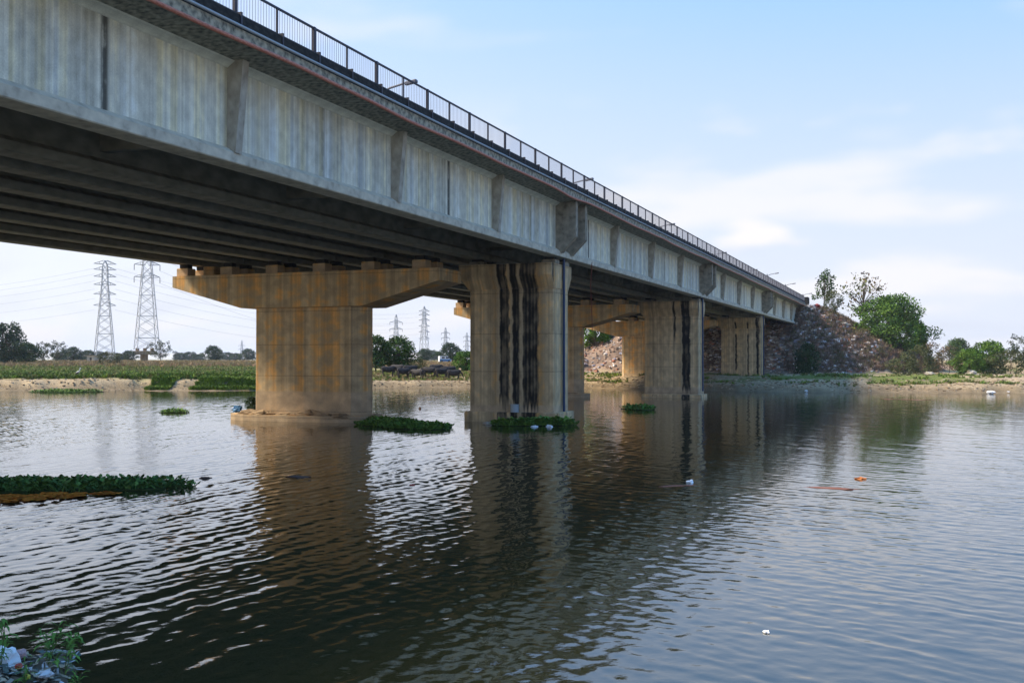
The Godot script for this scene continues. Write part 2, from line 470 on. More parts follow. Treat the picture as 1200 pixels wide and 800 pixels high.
func near_span(k: int, label: String) -> void:
	var s0 := NEAR0 + SPAN * k; var s1 := s0 + SPAN
	var a0 := s0 if k > 0 else -26.0
	var t := thing("bridge_span", label, "bridge", Vector3(0, 0, 0), 0, "spans of the near carriageway")
	var z0 := -a0 - 0.03; var z1 := -s1 + 0.03
	var z_t := -s0
	for cx in [-19.1, -23.8]:
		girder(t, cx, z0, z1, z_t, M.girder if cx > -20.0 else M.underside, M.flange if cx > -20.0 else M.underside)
	var b := MB.new()
	b.extrude(PackedVector2Array([Vector2(-24.70, 12.42), Vector2(-23.9, 12.304), Vector2(-18.6, 12.304), Vector2(-17.75, 12.40), Vector2(-17.62, 12.40), Vector2(-17.60, 12.42), Vector2(-17.60, 12.74), Vector2(-24.70, 12.74)]), z0, z1)
	part("deck_slab", b, M.fascia, t)
	b = MB.new()
	b.box(Vector3(-24.6, 12.744, z1), Vector3(-18.06, 12.82, z0))
	part("road_surface", b, M.asphalt, t)
	b = MB.new()
	b.extrude(PackedVector2Array([Vector2(-18.05, 12.745), Vector2(-17.66, 12.745), Vector2(-17.66, 13.16), Vector2(-17.69, 13.19), Vector2(-18.02, 13.19), Vector2(-18.05, 13.16)]), z0, z1)
	part("kerb_wall", b, M.kerb, t)
	# cross beams and the outer stiffeners
	for i in range(0 if k > 0 else -3, 5):
		var s := s0 + SPAN / 4 * i
		if i == 0 and k > 0: s += 0.9
		if i == 4: s -= 0.9
		if i == 0 and k == 0: continue
		b = mbz(z_t)
		b.box(Vector3(-23.66, 9.98, -s - 0.15), Vector3(-19.24, 12.301, -s + 0.15))
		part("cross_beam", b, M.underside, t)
		b = mbz(z_t)
		if i == 4 or (i == 0 and k > 0):
			b.extrude(PackedVector2Array([Vector2(-19.0, 9.72), Vector2(-18.62, 9.50), Vector2(-17.78, 10.36), Vector2(-17.78, 12.35), Vector2(-19.0, 12.28)]), -s + 0.2, -s - 0.2)
			part("end_bracket", b, M.concrete, t)
		else:
			b.extrude(PackedVector2Array([Vector2(-19.0, 9.72), Vector2(-18.66, 9.60), Vector2(-18.44, 12.0), Vector2(-18.42, 12.32), Vector2(-19.0, 12.28)]), -s + 0.16, -s - 0.16)
			part("stiffener", b, M.stiff, t)
	# railing: posts, rails and bars
	var step := 2.08
	var first := int(floor((a0 if k > 0 else 3.0) / step)) + 1
	var s := first * step
	var rails := MB.new()
	for y in [14.03, 13.25]:
		rails.box(Vector3(-17.88, y - 0.03, z1), Vector3(-17.82, y + 0.03, z0 if k > 0 else -3.0))
	part("railing_rail", rails, M.rail, t)
	while s < s1 - 0.05:
		obj("railing_post", post_mesh if int(round(s / step)) % 2 == 0 else thin_post_mesh, t, Vector3(-17.85, 13.19, -s))
		obj("railing_bars", bars_mesh, t, Vector3(-17.85, 13.27, -s))
		s += step

var post_mesh: ArrayMesh
var thin_post_mesh: ArrayMesh
var bars_mesh: ArrayMesh

func make_rail_meshes() -> void:
	var b := MB.new()
	b.cbox(Vector3(-0.05, 0, -0.06), Vector3(0.05, 0.88, 0.06), 0.012)
	b.box(Vector3(0.052, -0.42, -0.035), Vector3(0.195, -0.36, 0.035))
	b.box(Vector3(0.192, -0.62, -0.035), Vector3(0.232, 0.06, 0.035))
	b.box(Vector3(0.06, 0.0, -0.035), Vector3(0.19, 0.06, 0.035))
	post_mesh = b.mesh(M.rail)
	b = MB.new()
	b.cbox(Vector3(-0.03, 0, -0.03), Vector3(0.03, 0.83, 0.03), 0.008)
	b.box(Vector3(0.192, -0.62, -0.03), Vector3(0.232, 0.06, 0.03)); b.box(Vector3(0.04, 0.0, -0.03), Vector3(0.19, 0.06, 0.03))
	thin_post_mesh = b.mesh(M.rail)
	b = MB.new()
	for i in range(1, 15):
		var z := -2.08 * i / 15.0
		b.bar(Vector3(0, -0.002, z), Vector3(0, 0.732, z), 0.0085)
	bars_mesh = b.mesh(M.bars)

func far_span(k: int, label: String) -> void:
	var s0 := FAR0 + SPAN * k; var s1 := s0 + SPAN
	var a0 := s0 if k > 0 else -30.0
	if k == 3: s1 = 182.3
	var t := thing("bridge_span", label, "bridge", Vector3.ZERO, 0, "spans of the far carriageway")
	var z0 := -a0 - 0.03; var z1 := -s1 + 0.03
	for i in 6:
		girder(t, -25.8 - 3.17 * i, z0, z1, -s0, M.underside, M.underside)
	var b := MB.new()
	b.extrude(PackedVector2Array([Vector2(-42.8, 12.42), Vector2(-41.3, 12.304), Vector2(-25.5, 12.304), Vector2(-24.74, 12.40), Vector2(-24.74, 12.74), Vector2(-42.8, 12.74)]), z0, z1)
	part("deck_slab", b, M.fascia, t)
	b = MB.new()
	b.box(Vector3(-42.2, 12.744, z1), Vector3(-25.3, 12.82, z0))
	part("road_surface", b, M.asphalt, t)
	b = MB.new()
	b.box(Vector3(-42.7, 12.745, z1), Vector3(-42.3, 13.65, z0))
	b.box(Vector3(-25.2, 12.745, z1), Vector3(-24.8, 13.05, z0))
	part("kerb_wall", b, M.kerb, t)
	for i in range(0 if k > 0 else -3, 5):
		var s := s0 + SPAN / 4 * i
		if i == 0 and k > 0: s += 0.9
		if i == 4: s -= 0.9
		if s > s1: continue
		if i == 0 and k == 0: continue
		b = mbz(-s0)
		b.box(Vector3(-41.5, 9.98, -s - 0.15), Vector3(-25.95, 12.301, -s + 0.15))
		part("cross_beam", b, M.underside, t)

func rect(x0: float, x1: float, z0: float, z1: float, ch: float) -> PackedVector2Array:   # clockwise from above: matches ring()
	return PackedVector2Array([Vector2(x0 + ch, z0), Vector2(x0, z0 + ch), Vector2(x0, z1 - ch), Vector2(x0 + ch, z1),
		Vector2(x1 - ch, z1), Vector2(x1, z1 - ch), Vector2(x1, z0 + ch), Vector2(x1 - ch, z0)])

func near_pier(k: int, label: String, m: Material, foot: float, plinth: float) -> Node3D:
	var s := NEAR0 + SPAN * k + 0.15
	var t := thing("bridge_pier", label, "pier", Vector3(-21.65, 0, -s), 0, "piers of the near carriageway")
	var b := MB.new(); b.org = Vector3(-2.5, 7.55, 0)
	var o := rect(-2.5, 2.60, -1.28, 1.28, 0.06)
	b.ring(o, foot, o, 7.55)
	part("shaft", b, m, t)
	b = MB.new(); b.org = Vector3(-2.5, 9.1, 0)
	var o1 := rect(-3.0, 2.64, -1.80, 1.80, 0.03)
	var om := rect(-2.60, 2.63, -1.34, 1.34, 0.03)
	b.cap(om, 7.551, false); b.ring(om, 7.551, om, 7.60); b.ring(om, 7.60, o1, 8.28); b.ring(o1, 8.28, o1, 8.93); b.cap(o1, 8.93, true)
	part("pier_cap", b, m, t)
	for x in [-2.15, 2.26]:
		for z in [-0.9, 0.9]:
			b = MB.new(); b.cbox(Vector3(x - 0.42, 8.932, z - 0.36), Vector3(x + 0.42, 9.16, z + 0.36), 0.03)
			var q := part("pedestal", b, M.concrete, t)
			b = MB.new(); b.box(Vector3(x - 0.28, 9.162, z - 0.24), Vector3(x + 0.28, 9.298, z + 0.24))
			part("bearing", b, M.rubber, q)
	if plinth > 0:
		b = MB.new(); b.org = Vector3(-2.5, 6.6, 0)
		b.cbox(Vector3(-2.72, foot, -1.62), Vector3(2.86, plinth, 1.62), 0.05)
		part("plinth", b, m, t)
	# rainwater pipe down the outer end
	b = MB.new()
	b.tube([Vector3(2.72, 9.6, -0.1), Vector3(2.73, 8.0, -0.1), Vector3(2.73, maxf(foot, 0.6), -0.1)], [0.075], 8)
	part("downpipe", b, M.downpipe, t)
	return t

func far_pier(k: int, label: String, m: Material, foot: float, plinth: float) -> Node3D:
	var s := FAR0 + SPAN * k
	var t := thing("bridge_pier", label, "pier", Vector3(-33.2, 0, -s), 0, "hammerhead piers of the far carriageway")
	# shaft with flat faces and bowed ends
	var o := PackedVector2Array()
	for i in 9:
		var a := lerpf(-1.0, 1.0, i / 8.0)
		o.append(Vector2(-3.15 - 0.5 * (1.0 - a * a), 1.15 * a))
	for i in 9:
		var a := lerpf(1.0, -1.0, i / 8.0)
		o.append(Vector2(3.15 + 0.6 * (1.0 - a * a), 1.15 * a))
	var b := MB.new(); b.org = Vector3(-4.0, 6.55, 0)
	b.ring(o, foot, o, 6.55)
	part("shaft", b, m, t)
	b = MB.new(); b.org = Vector3(-9.0, 8.6, 0)
	b.extrude(PackedVector2Array([Vector2(-4.0, 6.56), Vector2(4.0, 6.56), Vector2(8.8, 7.88), Vector2(8.8, 8.56), Vector2(-8.9, 8.56), Vector2(-8.9, 7.88)]), 1.5, -1.5)
	part("pier_cap", b, m, t)
	for i in 6:
		var x := 7.4 - 3.17 * i
		for z in [-0.8, 0.8]:
			b = MB.new(); b.cbox(Vector3(x - 0.42, 8.562, z - 0.38), Vector3(x + 0.42, 9.06, z + 0.38), 0.03)
			var q := part("pedestal", b, m, t)
			b = MB.new(); b.box(Vector3(x - 0.28, 9.062, z - 0.24), Vector3(x + 0.28, 9.298, z + 0.24))
			part("bearing", b, M.rubber, q)
	b = MB.new(); b.org = Vector3(-4, 6, 0)
	b.cbox(Vector3(-7.55, 8.563, -0.35), Vector3(-6.75, 9.2, 0.35), 0.04)
	part("stop_block", b, m, t)
	if plinth > 0:
		var oo := PackedVector2Array()
		for i in 24:
			var an := TAU * i / 24.0
			oo.append(Vector2(-0.5 + 4.75 * signf(cos(an)) * pow(absf(cos(an)), 0.6), -1.9 * signf(sin(an)) * pow(absf(sin(an)), 0.6)))
		b = MB.new(); b.org = Vector3(-4, 6.2, 0)
		b.ring(oo, foot, oo, plinth); b.cap(oo, plinth, true)
		part("plinth", b, m, t)
		b = MB.new()
		var r2 := RandomNumberGenerator.new(); r2.seed = 300 + k
		for i in 7: wad(b, r2, Vector3(-3.4 + i * 1.0, plinth, 1.35 + r2.randf_range(-0.1, 0.15)), r2.randf_range(0.5, 0.9), r2.randf_range(0.12, 0.28), 0.30)
		part("silt_heap", b, M.weathered, t)
	return t

func build_bridge() -> void:
	make_rail_meshes()
	near_span(0, "nearest grey girder span at the upper left, filling the frame edge")
	near_span(1, "second near girder span, right of the black-streaked pier")
	near_span(2, "third near girder span, between the two piers by the far bank")
	near_span(3, "last short-looking near girder span, ending at the rubbish-covered embankment")
	far_span(0, "underside girders over the brown hammerhead pier standing left in the water")
	far_span(1, "far carriageway girders seen behind the black-streaked pier")
	far_span(2, "far carriageway girders above the dark middle of the bridge")
	far_span(3, "far carriageway girders reaching the bank behind the last piers")
	var p1 := itex_mat(pier_image(101, [[0.33, 0.43, -0.1, 0.78], [0.47, 0.54, -0.1, 0.84], [0.58, 0.74, -0.1, 0.80]], 0.75, 0.80), 5.6, 8.2)
	var p2 := itex_mat(pier_image(111, [[0.64, 0.77, -0.1, 0.85], [0.50, 0.53, -0.1, 0.25]], 0.35, 0.80), 5.6, 8.2)
	var p3 := itex_mat(pier_image(121, [[0.32, 0.36, 0.1, 0.7], [0.60, 0.63, 0.1, 0.85], [0.80, 0.86, 0.0, 0.95]], 0.25, 0.88), 5.6, 7.6)
	var pf := itex_mat(pier_image(131, [], 0.85, 0.70), 8.1, 6.9)
	near_pier(1, "near pier with wide black water streaks, grass at its foot", p1, -1.5, 0.58)
	near_pier(2, "pale tan pier standing in the water, one dark streak near its right edge", p2, -1.5, 0.30)
	near_pier(3, "tan pier standing on the far bank beside the embankment", p3, 0.5, 0.0)
	far_pier(1, "large brown hammerhead pier standing alone in the water at left", pf, -1.5, 0.36)
	far_pier(2, "hammerhead pier half hidden behind the black-streaked pier", pf, -1.5, 0.36)
	far_pier(3, "sunlit hammerhead pier on the sandy bank behind the pale tan pier", pf, 0.2, 0.0)
	# pipes along the deck edge
	var pts := []
	var s := 4.0
	var wv := noise(51, 0.09, 2)
	while s <= 182.0:
		var sag := 0.12 * exp(-pow((s - 58.5) / 2.5, 2)) - 0.10 * exp(-pow((s - 55.0) / 2.0, 2))
		pts.append(Vector3(-17.50 + 0.03 * wv.get_noise_1d(s), 12.36 + sag * 0.7 + 0.07 * wv.get_noise_1d(s + 300.0), -s))
		s += 1.0 if s < 80.0 else 3.0
	var b := MB.new(); b.tube(pts, [0.066], 8)
	tag(part("water_pipe", b, M.red_pipe), "dull red pipe slung along the lower edge of the deck", "pipe")
	pts = []
	s = 4.0
	while s <= 182.0:
		pts.append(Vector3(-17.545, 12.80, -s)); s += 8.0
	b = MB.new(); b.tube(pts, [0.045], 8)
	tag(part("cable_conduit", b, M.conduit), "pale grey conduit running straight along the deck edge under the railing", "conduit")


# ---------------------------------------------------------------- land
var rough_n := FastNoiseLite.new()
var patch_n := FastNoiseLite.new()
const SHORE := [[-400.0, 128.0], [-58.0, 120.0], [-30.0, 121.0], [-17.0, 132.0], [-5.0, 135.0], [10.0, 131.0], [28.0, 117.0], [53.0, 111.0], [400.0, 100.0]]

func shore(r: float) -> float:
	for i in SHORE.size() - 1:
		if r < SHORE[i + 1][0]:
			return lerpf(SHORE[i][1], SHORE[i + 1][1], clampf((r - SHORE[i][0]) / (SHORE[i + 1][0] - SHORE[i][0]), 0, 1))
	return 100.0

func to_rd(x: float, z: float) -> Vector2:
	var t := deg_to_rad(YAW)
	return Vector2(x * cos(t) - z * sin(t), -x * sin(t) - z * cos(t))

func embank(x: float, z: float) -> float:                    # height of the road embankment
	var dx := maxf(0.0, maxf(x + 17.3, -43.2 - x)); var dz := maxf(0.0, z + 183.6)
	return 12.72 - sqrt(dx * dx + dz * dz) / 1.85

func land(r: float, d: float) -> float:
	var p := ahead(r, 0, d)
	var n1 := rough_n.get_noise_2d(p.x, p.z)
	var n2 := rough_n.get_noise_2d(p.x * 5.0 + 90.0, p.z * 5.0)
	var t := d - shore(r) + n1 * 2.4
	var h: float
	if t < 0.0:
		h = t * 0.30
	else:
		var left := 1.0 - smoothstep(-34.0, -26.0, r)
		var cliff := 0.12 * minf(t, 2.0) + 0.95 * smoothstep(1.8, 3.4, t) + 0.35 * smoothstep(4.0, 9.0, t)
		var gentle := 0.75 * smoothstep(0.0, 3.6, t) + 0.7 * smoothstep(3.5, 16.0, t)
		h = lerpf(gentle, cliff, left)
		h += 0.85 * smoothstep(30.0, 190.0, t) + (n2 * 0.16 + n1 * 0.15) * smoothstep(0.0, 4.0, t)
	var e := embank(p.x, p.z)
	if e > h - 1.0:
		var soft := smoothstep(12.6, 11.0, e)
		e += (rough_n.get_noise_2d(p.x * 1.7 + 40.0, p.z * 1.7) * 1.3 + n2 * 0.5) * soft
		h = maxf(h, e)
	return h

func on_land(r: float, d: float, sink := 0.03) -> Vector3:
	return ahead(r, land(r, d) - sink, d)

func build_land() -> void:
	rough_n = noise(201, 0.09, 4); patch_n = noise(202, 0.05, 3)
	var rows := PackedFloat32Array()
	var d := 98.0
	while d < 2600.0:
		rows.append(d)
		d += 0.55 if d < 152.0 else (0.95 if d < 225.0 else d * 0.035)
	var cols := PackedFloat32Array([-9.0, -4.0, -2.0, -1.2, -0.85])
	for i in 381: cols.append(-0.68 + 1.36 * i / 380.0)
	cols.append_array([0.85, 1.2, 2.0, 4.0, 9.0])
	var W := cols.size()
	var vs := PackedVector3Array(); var us := PackedVector2Array(); var cs := PackedColorArray(); var ix := PackedInt32Array()
	var sand := Color(0.50, 0.39, 0.25); var mud := Color(0.20, 0.155, 0.10); var soil := Color(0.36, 0.275, 0.17)
	var grass := Color(0.17, 0.20, 0.055); var dry := Color(0.38, 0.30, 0.15); var rubble := Color(0.22, 0.16, 0.125)
	for a in rows.size():
		d = rows[a]
		for b in W:
			var r := cols[b] * d
			var p := ahead(r, land(r, d), d)
			var t := d - shore(r)
			var n1 := rough_n.get_noise_2d(p.x * 2.0, p.z * 2.0); var n2 := patch_n.get_noise_2d(p.x, p.z)
			var n3 := rough_n.get_noise_2d(p.x * 9.0, p.z * 9.0 + 70.0)
			var c := mud.lerp(sand, clampf(smoothstep(0.2, 1.0, p.y) + n1 * 0.7, 0, 1))
			c = c.lerp(soil, clampf(0.5 + n3 * 1.6, 0, 1) * 0.6)
			var gr := clampf(smoothstep(0.02, 0.25, n2 + n3 * 0.25) * smoothstep(4.0, 8.0, t), 0, 1)
			if r < -26.0: gr = maxf(gr, smoothstep(3.0, 7.0, t) * 0.8)
			c = c.lerp(grass, gr)
			c = c.lerp(dry, smoothstep(60.0, 110.0, t) * clampf(0.55 + n2 * 1.2, 0, 1))
			# trodden path on the right bank
			var pth := absf(r - 58.0 - (d - 122.0) * 0.30 + n1 * 1.5)
			c = c.lerp(Color(0.46, 0.36, 0.24), (1.0 - smoothstep(1.6, 3.4, pth)) * smoothstep(5.0, 8.0, t) * (1.0 - smoothstep(34.0, 40.0, t)))
			if embank(p.x, p.z) > p.y - 1.8 and p.y > 1.7:
				c = rubble.lerp(Color(0.38, 0.27, 0.20), clampf(0.4 + n3 * 1.8 + n1, 0, 1))
			if p.y > 12.4: c = Color(0.09, 0.085, 0.08)
			vs.append(p); us.append(Vector2(p.x, p.z)); cs.append(c)
	for a in rows.size() - 1:
		for b in W - 1:
			var i := a * W + b
			ix.append_array([i, i + W, i + 1, i + 1, i + W, i + W + 1])
	var st := SurfaceTool.new()
	var arr := []
	arr.resize(Mesh.ARRAY_MAX)
	arr[Mesh.ARRAY_VERTEX] = vs; arr[Mesh.ARRAY_TEX_UV] = us; arr[Mesh.ARRAY_COLOR] = cs; arr[Mesh.ARRAY_INDEX] = ix
	st.create_from_arrays(arr)
	st.generate_normals()
	var m := mat(Color(1, 1, 1), 0.98, 0.2)
	m.vertex_color_use_as_albedo = true
	m.albedo_texture = noise_tex(203, 0.03, grad([Color(0.5, 0.48, 0.46), Color(0.86, 0.86, 0.86), Color(1, 1, 1), Color(0.82, 0.80, 0.76)]))
	m.normal_enabled = true; m.normal_texture = bump(204, 0.04, 8.0); m.normal_scale = 1.0
	m.uv1_scale = Vector3(0.35, 0.35, 1)
	var am := st.commit()
	am.surface_set_material(0, m)
	tag(obj("ground", am), "", "", "", "structure")

# ---------------------------------------------------------------- plants
func leaf_mat(c: Color, spread := 0.0) -> StandardMaterial3D:
	var m := mat(Color(1, 1, 1), 0.75, 0.3)
	m.vertex_color_use_as_albedo = true
	m.backlight = Color(c.r * 0.5, c.g * 0.5, c.b * 0.3)
	m.cull_mode = BaseMaterial3D.CULL_DISABLED
	return m

func leaf(b: MB, p: Vector3, dir: Vector3, side: Vector3, ln: float, wd: float) -> void:
	var tip := p + dir * ln
	var mid := p + dir * ln * 0.5 + dir.cross(side).normalized() * ln * 0.08
	b.tri(p, mid + side * wd, tip); b.tri(p, tip, mid - side * wd)

func rand_dir(r: RandomNumberGenerator) -> Vector3:
	var z := r.randf_range(-1, 1); var a := r.randf() * TAU
	var q := sqrt(1 - z * z)
	return Vector3(q * cos(a), z, q * sin(a))

# a tree of unit height; returns [trunk, crown]. spec: clumps, leaves, size, shape (low, high, width), colours
func tree_meshes(sd: int, sp: Dictionary) -> Array:
	var r := RandomNumberGenerator.new(); r.seed = sd
	var tb := MB.new(); tb.col = sp.get("bark", Color(0.10, 0.075, 0.055))
	var cb := MB.new()
	var wide: float = sp.wide; var lo: float = sp.lo
	var th: float = sp.get("trunk", 0.030)
	tb.tube([Vector3(0, -0.05, 0), Vector3(0.01, lo * 0.6, 0.01), Vector3(-0.01, lerpf(lo, 1.0, 0.45), 0.0), Vector3(0, 0.86, 0)], [th, th * 0.8, th * 0.5, th * 0.15], 6)
	for k in sp.clumps:
		var u: float = (k + r.randf()) / sp.clumps
		var y := lerpf(lo, 0.93, u)
		var prof: float = sqrt(maxf(0.02, 1.0 - pow(absf(u - sp.belly) / maxf(sp.belly, 1.0 - sp.belly), 2.0)))
		var an: float = k * 2.39996 + r.randf_range(-0.5, 0.5)
		var rad: float = wide * prof * sqrt(r.randf_range(0.12, 1.0)) * r.randf_range(0.75, 1.12)
		var c := Vector3(cos(an) * rad, y + r.randf_range(-0.03, 0.03), sin(an) * rad)
		var cr: float = sp.get("clump", 0.13) * r.randf_range(0.65, 1.25)
		var root := Vector3(0, lerpf(lo * 0.7, y, 0.45), 0)
		tb.tube([root, root.lerp(c, 0.5) + Vector3(0, 0.02, 0), c], [th * 0.35, th * 0.2, th * 0.06], 4, false)
		var tone := r.randf_range(0.72, 1.25)
		var base: Color = sp.col[r.randi() % sp.col.size()]
		for i in int(sp.leaves * pow(cr / sp.get("clump", 0.13), 2.0)):
			var dv := rand_dir(r)
			var p := c + dv * cr * pow(r.randf(), 0.45) * Vector3(1.0, 0.72, 1.0)
			var t2 := tone * r.randf_range(0.75, 1.3)
			cb.col = Color(base.r * t2, base.g * t2, base.b * t2)
			var ld := (dv * 0.7 + rand_dir(r) + Vector3(0, -0.15, 0)).normalized()
			var sd2 := ld.cross(rand_dir(r)).normalized()
			var ls: float = sp.size * r.randf_range(0.6, 1.35)
			leaf(cb, p, ld, sd2, ls, ls * 0.34)
	return [tb.mesh(M.bark), cb.mesh(M.leaf)]

var kinds := {}

func make_trees() -> void:
	M.bark = mat(Color(1, 1, 1)); M.bark.vertex_color_use_as_albedo = true
	M.leaf = leaf_mat(Color(0.5, 0.7, 0.2))
	var green := [Color(0.050, 0.095, 0.022), Color(0.062, 0.110, 0.026), Color(0.042, 0.080, 0.024)]
	var bright := [Color(0.085, 0.165, 0.024), Color(0.105, 0.185, 0.030), Color(0.065, 0.130, 0.024)]
	var dark := [Color(0.032, 0.062, 0.025), Color(0.040, 0.072, 0.028)]
	var olive := [Color(0.085, 0.095, 0.040), Color(0.070, 0.085, 0.035)]
	kinds.round = tree_meshes(1, {"clumps": 46, "leaves": 170, "size": 0.046, "wide": 0.46, "lo": 0.20, "belly": 0.45, "clump": 0.16, "col": green})
	kinds.round2 = tree_meshes(2, {"clumps": 52, "leaves": 150, "size": 0.046, "wide": 0.60, "lo": 0.16, "belly": 0.40, "clump": 0.15, "col": dark})
	kinds.bush = tree_meshes(3, {"clumps": 95, "leaves": 190, "size": 0.034, "wide": 0.62, "lo": 0.02, "belly": 0.30, "clump": 0.15, "col": bright, "trunk": 0.02})
	kinds.scrub = tree_meshes(4, {"clumps": 30, "leaves": 90, "size": 0.06, "wide": 0.75, "lo": 0.08, "belly": 0.30, "clump": 0.17, "col": olive, "trunk": 0.015})
	kinds.dark_bush = tree_meshes(5, {"clumps": 34, "leaves": 120, "size": 0.06, "wide": 0.50, "lo": 0.05, "belly": 0.30, "clump": 0.16, "col": dark, "trunk": 0.02})
	kinds.sapling = tree_meshes(6, {"clumps": 16, "leaves": 46, "size": 0.055, "wide": 0.24, "lo": 0.32, "belly": 0.35, "clump": 0.11, "col": green, "trunk": 0.016})
	kinds.bare = tree_meshes(7, {"clumps": 44, "leaves": 12, "size": 0.05, "wide": 0.52, "lo": 0.30, "belly": 0.5, "clump": 0.10, "col": [Color(0.13, 0.09, 0.04), Color(0.10, 0.11, 0.035)], "trunk": 0.022})
	kinds.feather = tree_meshes(8, {"clumps": 30, "leaves": 60, "size": 0.045, "wide": 0.62, "lo": 0.25, "belly": 0.5, "clump": 0.10, "col": [Color(0.06, 0.075, 0.035), Color(0.05, 0.07, 0.04)], "trunk": 0.02})
	kinds.brown = tree_meshes(9, {"clumps": 30, "leaves": 60, "size": 0.05, "wide": 0.72, "lo": 0.08, "belly": 0.4, "clump": 0.15, "col": [Color(0.16, 0.115, 0.07), Color(0.13, 0.10, 0.065), Color(0.10, 0.095, 0.05)], "trunk": 0.012})
	kinds.fresh = tree_meshes(10, {"clumps": 50, "leaves": 130, "size": 0.055, "wide": 0.62, "lo": 0.10, "belly": 0.4, "clump": 0.14, "col": bright, "trunk": 0.02})

func tree(called: String, kind: String, label: String, px: float, d: float, hgt: float, wide := 1.0, group := "", category := "tree", lift := 0.0) -> void:
	var r := (px - 600.0) / 1250.0 * d
	var t := thing(called, label, category, on_land(r, d, 0.1) + Vector3(0, lift, 0), rng.randf() * TAU, group)
	for i in 2:
		var o := obj(["trunk", "crown"][i], kinds[kind][i], t)
		o.scale = Vector3(hgt * wide, hgt, hgt * wide)

func build_trees() -> void:
	make_trees()
	# left skyline, near to far
	var g := "trees along the far left field"
	tree("broad_tree", "round2", "tall dark tree cut by the left edge of the picture", 3, 250, 10.0, 0.95, g)
	tree("broad_tree", "round", "mid green tree just right of the tall dark tree at far left", 30, 262, 5.6, 1.3, g)
	tree("feathery_tree", "feather", "greyish thin-leaved tree, left of the two in the far left skyline", 50, 268, 5.8, 0.9, g)
	tree("feathery_tree", "feather", "greyish thin-leaved tree, right of the two in the far left skyline", 66, 275, 6.2, 0.9, g)
	tree("broad_tree", "round2", "small dark round tree left of the taller pylon", 86, 420, 6.0, 1.1, g)
	tree("broad_tree", "round2", "low bluish tree nearest the taller pylon on its left", 102, 520, 5.6, 1.4, g)
	tree("shrub", "scrub", "olive shrub at the foot of the taller pylon", 126, 230, 3.4, 1.1, g, "shrub")
	tree("broad_tree", "round2", "low dark tree between the two left pylons", 150, 420, 4.8, 1.2, g)
	tree("feathery_tree", "feather", "green flat-topped tree at the foot of the pylon on concrete blocks", 188, 300, 6.6, 0.95, g)
	tree("broad_tree", "round2", "lone round dark tree left of the brown hammerhead pier", 250, 420, 6.6, 1.1, g)
	tree("broad_tree", "round2", "pale distant tree touching the left edge of the brown hammerhead pier", 291, 640, 7.5, 1.3, g)
	var far := [[210, 700, 5.5], [222, 760, 6.5], [232, 680, 4.5], [266, 800, 6.5], [277, 760, 5.6], [138, 640, 5.0], [116, 700, 6.5], [72, 560, 5.4], [14, 420, 6.0], [505, 900, 9.0], [513, 820, 7.0]]
	var far_say := ["small hazy tree right of the pylon on concrete blocks", "second hazy tree right of the pylon on concrete blocks", "low hazy tree just left of the lone round dark tree", "hazy tree just right of the lone round dark tree", "hazy tree between the lone round tree and the hammerhead pier", "low hazy tree between the two big pylons",
		"hazy tree behind the olive shrub at the tall pylon", "low hazy tree right of the greyish thin-leaved trees", "hazy tree behind the tall dark tree at the left edge", "hazy far tree below the gap between the small pylons", "hazy far tree just left of the parked van"]
	for fi in far.size():
		var f: Array = far[fi]
		tree("distant_tree", "round2", far_say[fi], f[0], f[1], f[2], 1.6, "hazy treeline on the horizon")
	# between the piers
	g = "trees behind the grazing buffalo"
	tree("broad_tree", "round", "dark tree half hidden by the right edge of the brown hammerhead pier", 440, 158, 5.6, 0.9, g)
	tree("broad_tree", "round", "rounded green tree just above the buffalo herd", 467, 160, 5.6, 1.05, g)
	tree("shrub", "scrub", "dark shrub right under the rounded green tree", 490, 165, 2.4, 1.0, g, "shrub")
	tree("broad_tree", "round2", "small blue-green tree below the pylon between the piers", 497, 380, 5.0, 1.0, g)
	tree("broad_tree", "round2", "round dark tree left of the black-streaked pier", 528, 330, 6.4, 1.05, g)
	tree("shrub", "fresh", "fresh green shrub against the left edge of the black-streaked pier", 546, 172, 3.6, 1.1, g, "shrub")
	# under and right of the bridge
	tree("shrub", "fresh", "bright leafy bush under the bridge between two far piers", 697, 182, 6.4, 0.8, "", "shrub")
	tree("shrub", "dark_bush", "dark green bush on the slope under the end of the bridge", 945, 150, 4.6, 0.8, "", "shrub")
	tree("sapling", "sapling", "slender dark tree on the rubbish slope beside the bridge end", 967, 182, 7.2, 1.0)
	tree("shrub", "scrub", "olive shrub round the foot of the slender tree on the slope", 975, 180, 4.0, 0.6, "", "shrub")
	tree("bare_tree", "bare", "nearly bare brown tree rising behind the big green bush", 1012, 192, 11.0, 0.85)
	tree("big_bush", "bush", "big bright green bush on the right side of the embankment", 1045, 172, 8.8, 1.12, "", "bush")
	tree("shrub", "fresh", "green shoots rising from the right side of the big green bush", 1074, 178, 6.6, 0.55, "", "shrub")
	tree("broad_tree", "round", "rounded tree on the skyline right of the embankment", 1123, 240, 6.4, 0.95)
	g = "brown scrub at the foot of the embankment"
	tree("scrub_bush", "brown", "brown dry scrub just right of the big green bush", 1093, 158, 5.0, 0.7, g, "shrub")
	tree("scrub_bush", "brown", "purplish dry scrub below the rounded skyline tree", 1113, 160, 4.4, 0.9, g, "shrub")
	tree("scrub_bush", "scrub", "grey-green scrub in front of the right end of the big green bush", 1079, 150, 4.2, 0.8, g, "shrub")
	tree("scrub_bush", "scrub", "grey-green scrub below the big green bush at the slope foot", 1060, 140, 2.6, 1.2, g, "shrub")
	g = "green bushes behind the right bank"
	tree("shrub", "fresh", "green bush beside the dirt track, left of the others", 1137, 150, 3.8, 1.0, g, "shrub")
	tree("shrub", "fresh", "tallest green bush behind the dirt track", 1160, 155, 4.9, 0.9, g, "shrub")
	tree("shrub", "scrub", "olive bush at the right edge, low behind the track", 1185, 150, 3.6, 1.2, g, "shrub")
